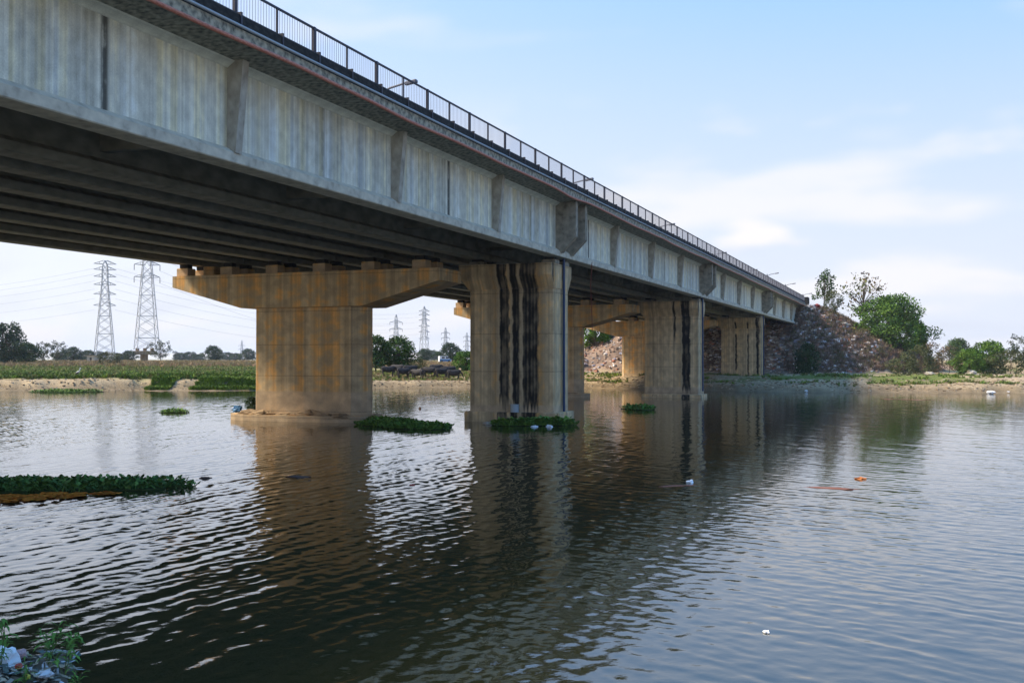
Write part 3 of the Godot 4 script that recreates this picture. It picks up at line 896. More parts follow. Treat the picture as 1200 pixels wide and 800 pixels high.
	tree("feathery_tree", "feather", "feathery acacia at the right edge of the picture", 1204, 165, 6.4, 0.95)

# ---------------------------------------------------------------- scattered ground cover
func tuft_mesh(sd: int, blades: int, lean: float, wd: float, m: Material) -> ArrayMesh:
	var r := RandomNumberGenerator.new(); r.seed = sd
	var b := MB.new()
	for i in blades:
		var a := r.randf() * TAU
		var p := Vector3(cos(a), 0, sin(a)) * r.randf() * 0.45
		var o := Vector3(cos(a + r.randf_range(-1, 1)), 0, sin(a)) * lean * r.randf_range(0.3, 1.0)
		var h := r.randf_range(0.55, 1.1)
		var s := Vector3(-sin(a), 0, cos(a)) * wd
		var mid := p + o * 0.4 + Vector3(0, h * 0.6, 0)
		var tip := p + o + Vector3(0, h, 0)
		var t := r.randf_range(0.7, 1.25)
		b.col = Color(t, t, t)
		b.tri(p - s, p + s, mid + s * 0.7); b.tri(p - s, mid + s * 0.7, mid - s * 0.7); b.tri(mid - s * 0.7, mid + s * 0.7, tip)
	return b.mesh(m)

func scatter(called: String, label: String, category: String, me: Mesh, xf: Array, cols: PackedColorArray) -> void:
	var mm := MultiMesh.new()
	mm.transform_format = MultiMesh.TRANSFORM_3D; mm.use_colors = true
	mm.mesh = me; mm.instance_count = xf.size()
	for i in xf.size():
		mm.set_instance_transform(i, xf[i]); mm.set_instance_color(i, cols[i])
	var o := MultiMeshInstance3D.new()
	o.name = numbered(called); o.multimesh = mm
	add_child(o)
	tag(o, label, category, "", "stuff")

func spread(called: String, label: String, category: String, me: Mesh, n: int, where: Callable, size: Vector2, cols: Array, tall := 1.0) -> void:
	var xf := []; var cc := PackedColorArray()
	var tries := 0
	while xf.size() < n and tries < n * 12:
		tries += 1
		var rd: Vector2 = where.call()
		if rd.y < 0: continue
		var y := land(rd.x, rd.y)
		if y < 0.06: continue
		var s := rng.randf_range(size.x, size.y)
		xf.append(Transform3D(Basis(Vector3.UP, rng.randf() * TAU).scaled(Vector3(s, s * tall, s)), ahead(rd.x, y - 0.04, rd.y)))
		var c: Color = cols[rng.randi() % cols.size()]
		var t := rng.randf_range(0.75, 1.25)
		cc.append(Color(c.r * t, c.g * t, c.b * t))
	scatter(called, label, category, me, xf, cc)

func build_cover() -> void:
	M.grass = leaf_mat(Color(0.5, 0.6, 0.2))
	var blade := tuft_mesh(1, 12, 0.5, 0.06, M.grass)
	var leafy := tuft_mesh(2, 14, 0.9, 0.13, M.grass)
	var g1 := [Color(0.13, 0.21, 0.03), Color(0.17, 0.25, 0.035), Color(0.10, 0.155, 0.03)]
	var g2 := [Color(0.10, 0.15, 0.04), Color(0.13, 0.17, 0.045), Color(0.18, 0.17, 0.065)]
	var dr := [Color(0.34, 0.25, 0.13), Color(0.30, 0.19, 0.11), Color(0.22, 0.19, 0.08)]
	spread("bank_grass", "bright green grass sloping to the water on the left bank", "grass", leafy, 5200,
		func(): var r := rng.randf_range(-42.0, -25.0); return Vector2(r, shore(r) + rng.randf_range(0.0, 9.0)) if patch_n.get_noise_2d(r * 3.0, 5.0) > -0.25 else Vector2(0, -1), Vector2(0.25, 0.5), g1)
	spread("shelf_grass", "grass growing on top of the sandy left bank", "grass", leafy, 6500,
		func(): var r := rng.randf_range(-78.0, -25.0); return Vector2(r, shore(r) + rng.randf_range(5.5, 22.0)), Vector2(0.3, 0.62), g1 + g2)
	spread("field_crop", "green crop field behind the left bank", "crop", leafy, 9000,
		func(): var d := rng.randf_range(142.0, 260.0); return Vector2(rng.randf_range(-0.56, -0.20) * d, d), Vector2(0.3, 0.62), g2 + [Color(0.15, 0.22, 0.03), Color(0.22, 0.19, 0.08)])
	spread("dry_grass", "reddish dry grass on the far left field", "grass", blade, 9000,
		func(): var d := rng.randf_range(215.0, 330.0); return Vector2(rng.randf_range(-0.56, 0.0) * d, d), Vector2(0.6, 1.35), dr, 0.9)
	spread("pasture_grass", "pasture grass round the buffalo herd", "grass", blade, 6000,
		func(): var r := rng.randf_range(-24.0, 0.0); return Vector2(r, shore(r) + rng.randf_range(5.0, 45.0)), Vector2(0.2, 0.5), g1 + dr)
	spread("bank_tufts", "low green tufts on the sandy right bank", "grass", leafy, 1500,
		func(): var r := rng.randf_range(8.0, 74.0); var d := shore(r) + rng.randf_range(3.0, 26.0); return Vector2(r, d) if patch_n.get_noise_2d(r * 2.2, d * 4.0) > 0.20 else Vector2(0, -1), Vector2(0.15, 0.42), g1 + g2)
	spread("slope_scrub", "purple-brown dry weeds covering the embankment side", "weeds", blade, 7000,
		func(): var d := rng.randf_range(140.0, 205.0); var r := rng.randf_range(0.255, 0.40) * d; var p := ahead(r, 0, d); return Vector2(r, d) if embank(p.x, p.z) > 1.5 and embank(p.x, p.z) < 11.8 else Vector2(0, -1), Vector2(0.35, 0.9), [Color(0.18, 0.125, 0.10), Color(0.22, 0.155, 0.115), Color(0.14, 0.13, 0.065)])
	# stones and rubbish on the slopes
	var b := MB.new()
	var rr := RandomNumberGenerator.new(); rr.seed = 9
	var pts := []
	for i in 8: pts.append(Vector3((i & 1) - 0.5, ((i >> 1) & 1) * 0.7 - 0.2, ((i >> 2) & 1) - 0.5) + rand_dir(rr) * 0.2)
	for f in [[4, 5, 7, 6], [1, 0, 2, 3], [5, 1, 3, 7], [0, 4, 6, 2], [6, 7, 3, 2], [0, 1, 5, 4]]:
		b.quad(pts[f[0]], pts[f[1]], pts[f[2]], pts[f[3]])
	M.stone = mat(Color(1, 1, 1), 0.95, 0.2); M.stone.vertex_color_use_as_albedo = true
	stone_mesh = b.mesh(M.stone)
	spread("slope_rubbish", "stones, broken brick and rubbish strewn over the embankment", "rubbish", stone_mesh, 8500,
		func(): var d := rng.randf_range(142.0, 200.0); var r := rng.randf_range(0.24, 0.345) * d if rng.randf() < 0.68 else rng.randf_range(0.03, 0.2) * d; var p := ahead(r, 0, d); return Vector2(r, d) if embank(p.x, p.z) > 1.2 and embank(p.x, p.z) < 12.4 else Vector2(0, -1), Vector2(0.12, 0.55),
		[Color(0.42, 0.33, 0.26), Color(0.30, 0.20, 0.15), Color(0.48, 0.22, 0.15), Color(0.58, 0.53, 0.48), Color(0.22, 0.18, 0.15), Color(0.75, 0.72, 0.70), Color(0.36, 0.36, 0.44), Color(0.34, 0.24, 0.18)], 0.7)
	spread("slope_stone", "stone pitching on the dark slope under the bridge", "stones", stone_mesh, 5200,
		func(): var x := rng.randf_range(-44.0, -16.0); var z := rng.randf_range(-183.0, -158.0); return to_rd(x, z), Vector2(0.25, 0.6),
		[Color(0.28, 0.24, 0.19), Color(0.20, 0.17, 0.14), Color(0.36, 0.30, 0.23)], 0.7)
	spread("bank_stones", "small stones and clods along the muddy shore of the far bank", "stones", stone_mesh, 4200,
		func(): var r := rng.randf_range(4.0, 62.0) if rng.randf() < 0.7 else rng.randf_range(-70.0, 2.0); return Vector2(r, shore(r) + rng.randf_range(0.4, 12.0 if r > 0.0 else 5.5)), Vector2(0.07, 0.28),
		[Color(0.36, 0.28, 0.19), Color(0.24, 0.18, 0.12), Color(0.46, 0.38, 0.28), Color(0.16, 0.12, 0.08), Color(0.30, 0.22, 0.14)], 0.6)

var stone_mesh: ArrayMesh


# ---------------------------------------------------------------- pylons and cables
func pylon(label: String, px: float, d: float, top: float, w0: float, w1: float, arms: Array, arm_len: float, foot: float, rad: float, fine := true) -> Node3D:
	var r := (px - 600.0) / 1250.0 * d
	var t := thing("pylon", label, "pylon", ahead(r, foot, d), deg_to_rad(YAW) + 0.5, "lattice power pylons")
	var b := MB.new()
	var n := 13 if fine else 7
	var ys := []
	for i in n + 1: ys.append(top * (1.0 - pow(1.0 - float(i) / n, 1.25)))
	var corner := func(q: int, y: float) -> Vector3:
		var hw := lerpf(w0, w1, minf(y / (top * 0.80), 1.0)) * 0.5
		if y > top * 0.94: hw *= (top * 1.02 - y) / (top * 0.08)
		return Vector3((1 if q == 0 or q == 3 else -1) * hw, y, (1 if q < 2 else -1) * hw)
	for q in 4:
		for i in n:
			b.bar(corner.call(q, ys[i]), corner.call(q, ys[i + 1]), rad)
			b.bar(corner.call(q, ys[i]), corner.call((q + 1) % 4, ys[i + 1]), rad * 0.6)
			b.bar(corner.call((q + 1) % 4, ys[i]), corner.call(q, ys[i + 1]), rad * 0.6)
			if i % 2 == 0: b.bar(corner.call(q, ys[i + 1]), corner.call((q + 1) % 4, ys[i + 1]), rad * 0.6)
	part("tower_body", b, M.steel, t)
	for y in arms:
		var a := MB.new()
		for sd in [-1.0, 1.0]:
			var tip := Vector3(sd * arm_len, y + 0.2, 0)
			for z in [-0.5, 0.5]:
				a.bar(Vector3(sd * w1 * 0.3, y, z * w1), tip, rad * 0.8)
				a.bar(Vector3(sd * w1 * 0.3, y + 1.8, z * w1), tip, rad * 0.8)
			a.bar(Vector3(sd * arm_len * 0.5, y + 0.1, -0.25 * w1), Vector3(sd * arm_len * 0.5, y + 1.0, 0.25 * w1), rad * 0.6)
		var am := part("cross_arm", a, M.steel, t)
		for sd in ([-1.0, 1.0] if arms.size() < 6 else []):
			var q := MB.new()
			q.tube([Vector3(sd * arm_len, y + 0.1, 0), Vector3(sd * arm_len, y - 2.2, 0)], [rad * 0.9], 5)
			part("insulator", q, M.insulator, am)
	return t

func cable(a: Vector3, b: Vector3, sag: float, rad: float, label: String) -> void:
	var pts := []
	for i in 17:
		var u := i / 16.0
		pts.append(a.lerp(b, u) - Vector3(0, 4.0 * sag * u * (1.0 - u), 0))
	var m := MB.new(); m.tube(pts, [rad], 4, false)
	tag(part("power_cable", m, M.cable), label, "cable", "power cables between the pylons")

func build_power() -> void:
	M.steel = mat(lin(0.38, 0.40, 0.44), 0.55, 0.4)
	M.insulator = mat(lin(0.10, 0.09, 0.10), 0.4)
	M.cable = mat(lin(0.30, 0.31, 0.34), 0.6)
	var px_at := func(px: float, py: float, d: float) -> Vector3: return ahead((px - 600.0) / 1250.0 * d, CAM_H + (421.0 - py) / 1250.0 * d, d)
	pylon("tall slim lattice pylon with six pairs of arms, left of the other big pylon", 122, 520, 49.5, 9.2, 2.6, [15.5 + 12, 33.0, 37.6, 41.6, 45.0, 47.8], 5.2, 2.2, 0.17)
	pylon("wide lattice pylon standing on concrete blocks, its top hidden by the bridge", 171.5, 430, 48.0, 8.6, 2.6, [29.0, 34.0, 39.0], 5.0, 7.6, 0.15)
	pylon("small far pylon nearest the brown hammerhead pier", 464, 950, 41.0, 6.5, 2.0, [22.0, 28.0, 34.0], 6.0, 2.4, 0.22, false)
	pylon("tallest of the small pylons between the two front piers", 497, 820, 42.0, 7.0, 2.0, [17.0, 22.0, 26.5, 31.0, 35.0, 38.0], 4.6, 2.4, 0.20, false)
	pylon("third small pylon, above the round dark tree", 522, 1300, 40.0, 6.0, 2.0, [20.0, 27.0, 33.0], 5.6, 2.4, 0.26, false)
	pylon("faintest small pylon beside the black-streaked pier", 547, 1700, 44.0, 6.5, 2.4, [22.0, 30.0, 37.0], 6.0, 2.4, 0.30, false)
	pylon("tiny hazy pylon left of the brown hammerhead pier", 283, 2400, 44.0, 8.0, 2.6, [24.0, 32.0], 7.0, 2.4, 0.35, false)
	var k := 0
	var words := ["topmost", "second highest", "third highest", "fourth highest", "fifth highest", "lowest"]
	for y in [47.8, 45.0, 41.6, 37.6, 33.0, 27.5]:
		var a := ahead((122.0 - 600.0) / 1250.0 * 520.0, 2.2 + y - 2.0, 520.0)
		cable(a + Vector3(-4.5, 0, 2.0), ahead(-430.0, y * 0.92, 640.0), 6.0, 0.045, words[k] + " cable running left from the tall slim pylon")
		cable(a + Vector3(4.5, 0, -2.0), ahead((496.0 - 600.0) / 1250.0 * 820.0, 2.4 + [38.0, 35.0, 31.0, 26.5, 22.0, 17.0][k] - 1.0, 820.0), 9.0, 0.045, words[k] + " cable running right from the tall slim pylon behind the pier")
		k += 1
	k = 0
	for y in [39.0, 34.0, 29.0]:
		var a := ahead((171.5 - 600.0) / 1250.0 * 430.0, 7.6 + y - 2.2, 430.0)
		cable(a + Vector3(4.4, 0, -2.0), ahead((464.0 - 600.0) / 1250.0 * 950.0, 2.4 + [34.0, 28.0, 22.0][k] - 2.0, 950.0), 10.0, 0.045, words[k] + " cable running right from the pylon on concrete blocks")
		k += 1
	# concrete well cap that carries the second pylon
	var base := ahead((170.0 - 600.0) / 1250.0 * 428.0, 1.0, 428.0)
	var t := thing("pylon_foundation", "raised concrete blocks on stems carrying the wide lattice pylon", "foundation", base, deg_to_rad(YAW))
	var b := MB.new(); b.cbox(Vector3(-3.9, 4.4, -3.4), Vector3(3.4, 5.95, 3.4), 0.1); part("slab", b, M.weathered, t)
	b = MB.new(); b.tube([Vector3(-0.5, -1.0, 0), Vector3(-0.5, 4.39, 0)], [1.5], 14); part("stem", b, M.weathered, t)
	for x in [-3.2, -0.2, 2.7]:
		b = MB.new(); b.cbox(Vector3(x - 0.6, 5.952, -0.6), Vector3(x + 0.6, 7.1, 0.6), 0.08); part("pad", b, M.weathered, t)

# ---------------------------------------------------------------- lamps and other things on the bridge
func lamp_proto(h: float) -> Node3D:
	var t := Node3D.new()
	var b := MB.new()
	b.tube([Vector3(0, 0, 0), Vector3(0, h * 0.5, 0), Vector3(0, h, 0)], [0.11, 0.10, 0.08], 8)
	part("pole", b, M.lamp_steel, t)
	for sd in [-1.0, 1.0]:
		b = MB.new()
		b.tube([Vector3(0, h - 0.35, 0), Vector3(sd * 0.5, h - 0.1, 0), Vector3(sd * 1.4, h + 0.08, 0)], [0.06, 0.055, 0.05], 6)
		var a := part("arm", b, M.lamp_steel, t)
		b = MB.new()
		b.cbox(Vector3(-0.32, -0.05, -0.13), Vector3(0.32, 0.10, 0.13), 0.04)
		var q := part("lamp_head", b, M.lamp_steel, a, Vector3(sd * 1.68, h + 0.06, 0))
		q.rotation.z = sd * 0.15
	return t

func build_lamps() -> void:
	M.lamp_steel = mat(lin(0.12, 0.12, 0.14), 0.5)
	var low := lamp_proto(4.15); var high := lamp_proto(5.6)
	var say := ["nearest street lamp, only its head showing over the railing", "second street lamp head over the railing, above the black-streaked pier", "third street lamp from the left along the bridge", "fourth street lamp from the left along the bridge",
		"fifth street lamp from the left, before the three free-standing ones", "left one of the three twin-armed lamps beyond the bridge end", "middle one of the three twin-armed lamps beyond the bridge end", "right one of the three twin-armed lamps beyond the bridge end"]
	var ss := [46.5, 76.5, 105.0, 135.5, 163.0, 189.0, 216.0, 250.0]
	for i in 8:
		var o: Node3D = (low if i < 5 else high).duplicate()
		o.name = numbered("street_lamp")
		add_child(o)
		o.position = Vector3(-24.72, 12.8, -ss[i])
		tag(o, say[i], "street lamp", "twin-armed street lamps along the bridge")
	low.free(); high.free()

func build_bridge_extras() -> void:
	# abutment with wing wall and the end post of the parapet
	var t := thing("abutment", "concrete abutment at the end of the bridge, in the dark under the deck", "abutment", Vector3(0, 0, -183.2))
	var b := MB.new(); b.org = Vector3(0, 12, 0); b.box(Vector3(-43.0, 4.0, -1.4), Vector3(-17.7, 9.1, 0.9)); part("seat_wall", b, M.concrete, t)
	b = MB.new(); b.org = Vector3(0, 12, 0); b.box(Vector3(-43.0, 9.102, -1.4), Vector3(-17.7, 12.7, 0.0)); part("back_wall", b, M.concrete, t)
	b = MB.new(); b.org = Vector3(0, 12, 0); b.box(Vector3(-18.1, 7.0, -6.0), Vector3(-17.66, 12.9, -1.42)); part("wing_wall", b, M.concrete, t)
	b = MB.new(); b.cbox(Vector3(-18.3, 12.904, -3.6), Vector3(-17.4, 14.0, -1.0), 0.05); part("end_post", b, M.kerb, t)
	# thin red cable hanging below the deck
	b = MB.new(); b.tube([Vector3(-18.4, 9.4, -61.6), Vector3(-18.45, 8.0, -61.5), Vector3(-18.38, 5.2, -61.6)], [0.022], 5)
	tag(part("hanging_cable", b, mat(lin(0.20, 0.05, 0.035), 0.8)), "thin rusty cable hanging straight down beside the black-streaked pier", "cable")

# ---------------------------------------------------------------- water plants and litter
func hyacinth(label: String, spots: Array, n: int, sz: float, cols: Array, sd: int) -> void:
	# spots: [right, depth, half width, half depth] blobs on the water
	var r := RandomNumberGenerator.new(); r.seed = sd
	var c0 := ahead(spots[0][0], 0, spots[0][1])
	var t := thing("water_hyacinth", label, "water plant", c0, deg_to_rad(YAW), "floating mats of water hyacinth")
	var b := MB.new(); var mat_b := MB.new(); mat_b.col = Color(0.035, 0.05, 0.018)
	var total := 0.0
	for s in spots: total += s[2] * s[3]
	for s in spots:
		var o := PackedVector2Array()
		for k in 22:
			var an := TAU * k / 22.0
			var q := 1.0 + 0.16 * sin(an * 3.0 + sd) + r.randf_range(-0.09, 0.09)
			o.append(Vector2(s[0] - spots[0][0] + cos(an) * s[2] * q * 0.97, -(s[1] - spots[0][1]) - sin(an) * s[3] * q * 0.97))
		mat_b.ring(o, -0.12, o, 0.035); mat_b.cap(o, 0.035, true)
		for i in int(n * s[2] * s[3] / total):
			var an := r.randf() * TAU; var q := sqrt(r.randf()) * (1.0 + 0.16 * sin(an * 3.0 + sd))
			var p := Vector3(s[0] - spots[0][0] + cos(an) * s[2] * q, 0.0, -(s[1] - spots[0][1]) - sin(an) * s[3] * q)
			var h := sz * r.randf_range(0.4, 1.25) * clampf(1.45 - q, 0.35, 1.0)
			var lean := Vector3(r.randf_range(-1, 1), 0, r.randf_range(-1, 1)) * sz * 0.5
			var c: Color = cols[r.randi() % cols.size()]
			var k := r.randf_range(0.7, 1.35)
			b.col = Color(c.r * k, c.g * k, c.b * k)
			var tip := p + lean + Vector3(0, h, 0)
			b.bar(p, tip, 0.008 + sz * 0.02)
			var dir := (lean.normalized() * 0.8 + Vector3(0, r.randf_range(0.1, 1.1), 0)).normalized()
			var side := dir.cross(Vector3.UP).normalized()
			var ls := sz * r.randf_range(0.45, 0.85)
			# broad cupped leaf: five faces
			var a1 := tip + dir * ls * 0.35 + side * ls * 0.42; var a2 := tip + dir * ls * 0.8 + side * ls * 0.30
			var a3 := tip + dir * ls; var a4 := tip + dir * ls * 0.8 - side * ls * 0.30; var a5 := tip + dir * ls * 0.35 - side * ls * 0.42
			var m := tip + dir * ls * 0.5 - dir.cross(side) * ls * 0.12
			b.tri(tip, a1, m); b.tri(a1, a2, m); b.tri(a2, a3, m); b.tri(a3, a4, m); b.tri(a4, a5, m); b.tri(a5, tip, m)
	part("root_mat", mat_b, M.stone, t)
	part("leaves", b, M.leaf, t)

func wad(b: MB, r: RandomNumberGenerator, c: Vector3, sx: float, sy: float, sz: float) -> void:   # crumpled lump
	var f := noise(r.randi() % 1000, 1.1, 3)
	var rings := []
	for j in 9:
		var v := lerpf(-1.0, 1.0, j / 8.0)
		var rg := []
		for i in 14:
			var an := TAU * i / 14.0
			var q := sqrt(maxf(0.0, 1.0 - v * v)) + 0.01
			var k := 1.0 + 0.75 * f.get_noise_3d(cos(an) * q, v, sin(an) * q)
			rg.append(c + Vector3(cos(an) * q * sx, v * sy, sin(an) * q * sz) * k)
		rings.append(rg)
	for j in 8:
		for i in 14:
			var i2 := (i + 1) % 14
			b.quad(rings[j][i2], rings[j][i], rings[j + 1][i], rings[j + 1][i2])

func litter(called: String, label: String, at: Vector3, size: Vector3, m: Material, group := "") -> void:
	var r := RandomNumberGenerator.new(); r.seed = hash(label)
	var b := MB.new()
	wad(b, r, Vector3.ZERO, size.x / 2, size.y / 2, size.z / 2)
	var o := part(called, b, m, self, at)
	o.rotation.y = r.randf() * TAU
	tag(o, label, "litter", group)

func wat(px: float, py: float, y := 0.0) -> Vector3:           # where a point of the water lies
	var d := (CAM_H - y) * 1250.0 / (py - 421.0)
	return ahead((px - 600.0) / 1250.0 * d, y, d)

func build_floating() -> void:
	var hy := [Color(0.11, 0.21, 0.035), Color(0.145, 0.25, 0.045), Color(0.08, 0.16, 0.035)]
	hyacinth("long dark green plant mat floating at the left edge of the picture", [[-12.9, 29.6, 2.0, 1.0], [-11.0, 29.7, 1.3, 0.8], [-9.75, 29.9, 0.85, 0.42], [-14.6, 29.3, 1.6, 1.0]], 2600, 0.21, [Color(0.085, 0.165, 0.04), Color(0.12, 0.21, 0.05), Color(0.07, 0.135, 0.04)], 3)
	hyacinth("green plant mat floating right of the brown hammerhead pier", [[-6.7, 58.3, 1.6, 2.3], [-4.7, 55.2, 1.7, 1.2], [-7.6, 60.6, 0.8, 1.2]], 2400, 0.24, hy, 5)
	hyacinth("grassy plant clump round the foot of the black-streaked pier", [[1.5, 57.6, 1.5, 0.6], [0.0, 57.3, 1.1, 0.4], [2.7, 57.7, 0.7, 0.5]], 1100, 0.30, hy, 7)
	hyacinth("small plant raft alone in the water left of the brown hammerhead pier", [[-22.6, 71.5, 0.9, 0.7]], 200, 0.2, hy, 9)
	hyacinth("low bright green plant raft close to the far left bank", [[-49.0, 116.0, 3.0, 2.2], [-46.5, 116.5, 1.8, 1.2]], 700, 0.26, [Color(0.11, 0.19, 0.03), Color(0.09, 0.16, 0.03)], 11)
	hyacinth("small plant clump in the dark reflection of the pale tan pier", [[9.2, 75.5, 0.9, 0.9], [8.3, 76.5, 0.5, 0.5]], 260, 0.28, hy, 13)
	# orange drift of flower litter beside the left plant mat
	var r := RandomNumberGenerator.new(); r.seed = 61
	var b := MB.new()
	var c0 := ahead(-12.5, 0.0, 27.2)
	for i in 6500:
		var an := r.randf() * TAU; var q := sqrt(r.randf()) * r.randf_range(0.6, 1.35)
		var rt := cos(an) * q * 1.7; var dp := sin(an) * q * (0.80 - 0.40 * rt / 1.7) + rt * 0.50 + 0.16 * sin(rt * 5.0)
		if patch_n.get_noise_2d(rt * 30.0, dp * 30.0) < -0.12: continue
		var p := ahead(-12.5 + rt, 0.03 + r.randf() * 0.02, 27.2 + dp) - c0
		var k := r.randf_range(0.6, 1.3)
		b.col = Color(0.62 * k, 0.19 * k, 0.025 * k) if r.randf() < 0.85 else Color(0.5 * k, 0.22 * k, 0.03 * k)
		var s := r.randf_range(0.035, 0.085); var a2 := r.randf() * TAU
		var u := Vector3(cos(a2), r.randf_range(-0.2, 0.2), sin(a2)) * s; var w := Vector3(-sin(a2), r.randf_range(-0.2, 0.2), cos(a2)) * s * 0.7
		b.quad(p - u - w, p - u + w, p + u + w, p + u - w)
	var od := part("flower_drift", b, M.stone, self, c0)
	tag(od, "drift of orange petals and scum in front of the left plant mat", "floating litter", "", "stuff")
	M.white_bag = mat(lin(0.72, 0.73, 0.76), 0.6); M.pale = mat(lin(0.36, 0.33, 0.28), 0.9); M.red_bag = mat(lin(0.36, 0.06, 0.04), 0.7)
	M.scum = mat(lin(0.20, 0.085, 0.06), 0.9)
	M.blue_bag = mat(lin(0.05, 0.16, 0.32), 0.6); M.brown_bag = mat(lin(0.10, 0.055, 0.04), 0.9); M.yellow_bag = mat(lin(0.65, 0.50, 0.06), 0.7); M.orange_bag = mat(lin(0.45, 0.16, 0.05), 0.8)
	var g := "litter floating on the river"
	litter("floating_litter", "dark brown clot floating in the reflection of the brown pier", wat(350, 559), Vector3(0.7, 0.10, 0.35), M.brown_bag, g)
	litter("floating_litter", "white bag floating in the middle of the water, under the pale pier's reflection", wat(808, 565), Vector3(0.24, 0.16, 0.2), M.white_bag, g)
	litter("floating_litter", "reddish scum streak beside the white floating bag", wat(792, 569), Vector3(1.1, 0.035, 0.22), M.scum, g)
	litter("floating_litter", "reddish raft of scraps floating in the right-hand water", wat(975, 572), Vector3(1.3, 0.05, 0.3), M.scum, g)
	litter("floating_litter", "dull orange scrap just behind the reddish raft of scraps", wat(1008, 561), Vector3(0.35, 0.12, 0.2), M.orange_bag, g)
	litter("floating_litter", "small white scrap low in the right half of the water", wat(897, 739), Vector3(0.11, 0.05, 0.07), M.white_bag, g)
	litter("floating_litter", "small pink scrap floating between the two front piers' reflections", wat(483, 568), Vector3(0.18, 0.06, 0.1), M.red_bag, g)
	litter("floating_litter", "dark twig floating right of the left plant mat", wat(241, 560), Vector3(0.32, 0.10, 0.12), M.brown_bag, g)
	litter("floating_litter", "dark dot floating on bright water between the two front piers", wat(492, 479), Vector3(0.25, 0.2, 0.2), M.brown_bag, g)
	litter("floating_litter", "orange scum line close to the right shore", wat(1062, 468), Vector3(4.0, 0.04, 0.6), M.scum, g)
	g = "litter at the pier feet"
	litter("white_litter", "white scrap left among the plants at the black-streaked pier", wat(627, 500), Vector3(0.4, 0.14, 0.25), M.white_bag, g)
	litter("white_litter", "larger white scrap at the right end of the pier-foot plants", wat(644, 500), Vector3(0.5, 0.22, 0.3), M.white_bag, g)
	litter("red_litter", "orange-red wrapper at the right corner of the black-streaked pier", wat(668, 497), Vector3(0.6, 0.16, 0.3), M.orange_bag, g)
	litter("driftwood_clump", "pale driftwood and scraps left of the pier-foot plants", wat(572, 497), Vector3(1.0, 0.25, 0.4), M.pale, g)
	litter("blue_bundle", "bright blue bundle on the left end of the hammerhead pier's plinth", ahead(-17.0, 0.48, 66.0), Vector3(0.6, 0.5, 0.5), M.blue_bag)
	litter("dark_bundle", "dark lump against the right end of the brown hammerhead pier", ahead(-8.7, 0.5, 63.2), Vector3(0.45, 1.0, 0.5), M.brown_bag)
	# metal drum on the plinth of the streaked pier
	var t := thing("metal_drum", "small grey metal drum standing on the plinth of the streaked pier", "drum", Vector3(-21.35, 0.584, -56.24))
	b = MB.new(); b.tube([Vector3(0, 0, 0), Vector3(0, 0.44, 0)], [0.24, 0.24], 16); part("body", b, M.conduit, t)
	for y in [0.02, 0.22, 0.43]:
		b = MB.new(); b.tube([Vector3(0, y - 0.015, 0), Vector3(0, y + 0.015, 0)], [0.255, 0.255], 16); part("hoop", b, M.conduit, t)
	# shrubs and weeds on the hammerhead's plinth
	var tt := thing("plinth_weeds", "small dark weeds on the left end of the hammerhead pier's plinth", "weeds", ahead(-16.1, 0.36, 66.2))
	for i in 2:
		var o := obj(["stems", "leaves"][i], kinds.dark_bush[i], tt); o.scale = Vector3(1.0, 0.9, 1.0)
	# shore litter
	g = "pale litter along the right shore"
	for q in [[945, 458, 0.9, "white bags at the water's edge straight below the bridge end"], [1012, 457, 0.7, "white scrap at the water's edge below the nearly bare tree"], [1053, 455, 0.9, "pale lump at the shore below the big green bush"],
			[1161, 460, 1.4, "largest white bag at the water's edge, far right"], [1182, 459, 0.5, "small white scrap right of the largest white bag"]]:
		var d := 0.0
		var at := wat(q[0], q[1], 0.15)
		litter("shore_litter", q[3], at, Vector3(q[2], q[2] * 0.4, q[2] * 0.6) * 0.62, M.white_bag if q[2] < 1.5 else M.pale, g)
	for q in [[1139, 140.0, 1.9, 1.0, "large pale boulder at the edge of the right bushes", "pale"], [1090, 138.0, 1.5, 0.6, "pale broken slabs at the foot of the brown scrub", "pale"], [1147, 135.0, 0.7, 0.5, "small tan stone in front of the large pale boulder", "pale"]]:
		var rt: float = (q[0] - 600.0) / 1250.0 * q[1]
		litter("boulder", q[4], on_land(rt, q[1], -q[3] * 0.25), Vector3(q[2], q[3], q[2] * 0.7), M.pale)
	for q in [[999, 381, 172.0, 1.0, M.yellow_bag, "yellow sack high on the rubbish slope"], [1008, 362, 186.0, 1.4, M.white_bag, "white sheet at the top of the rubbish slope"], [990, 389, 172.0, 1.5, M.pale, "pale slab in the middle of the rubbish slope"], [966, 405, 166.0, 1.1, M.white_bag, "white bag low on the rubbish slope"], [958, 372, 180.0, 1.8, M.red_bag, "red cloth near the bridge end on the slope"]]:
		var rt: float = (q[0] - 600.0) / 1250.0 * q[2]
		litter("slope_litter", q[5], on_land(rt, q[2], -q[3] * 0.12), Vector3(q[3], q[3] * 0.5, q[3] * 0.7), q[4], "larger pieces on the rubbish slope")

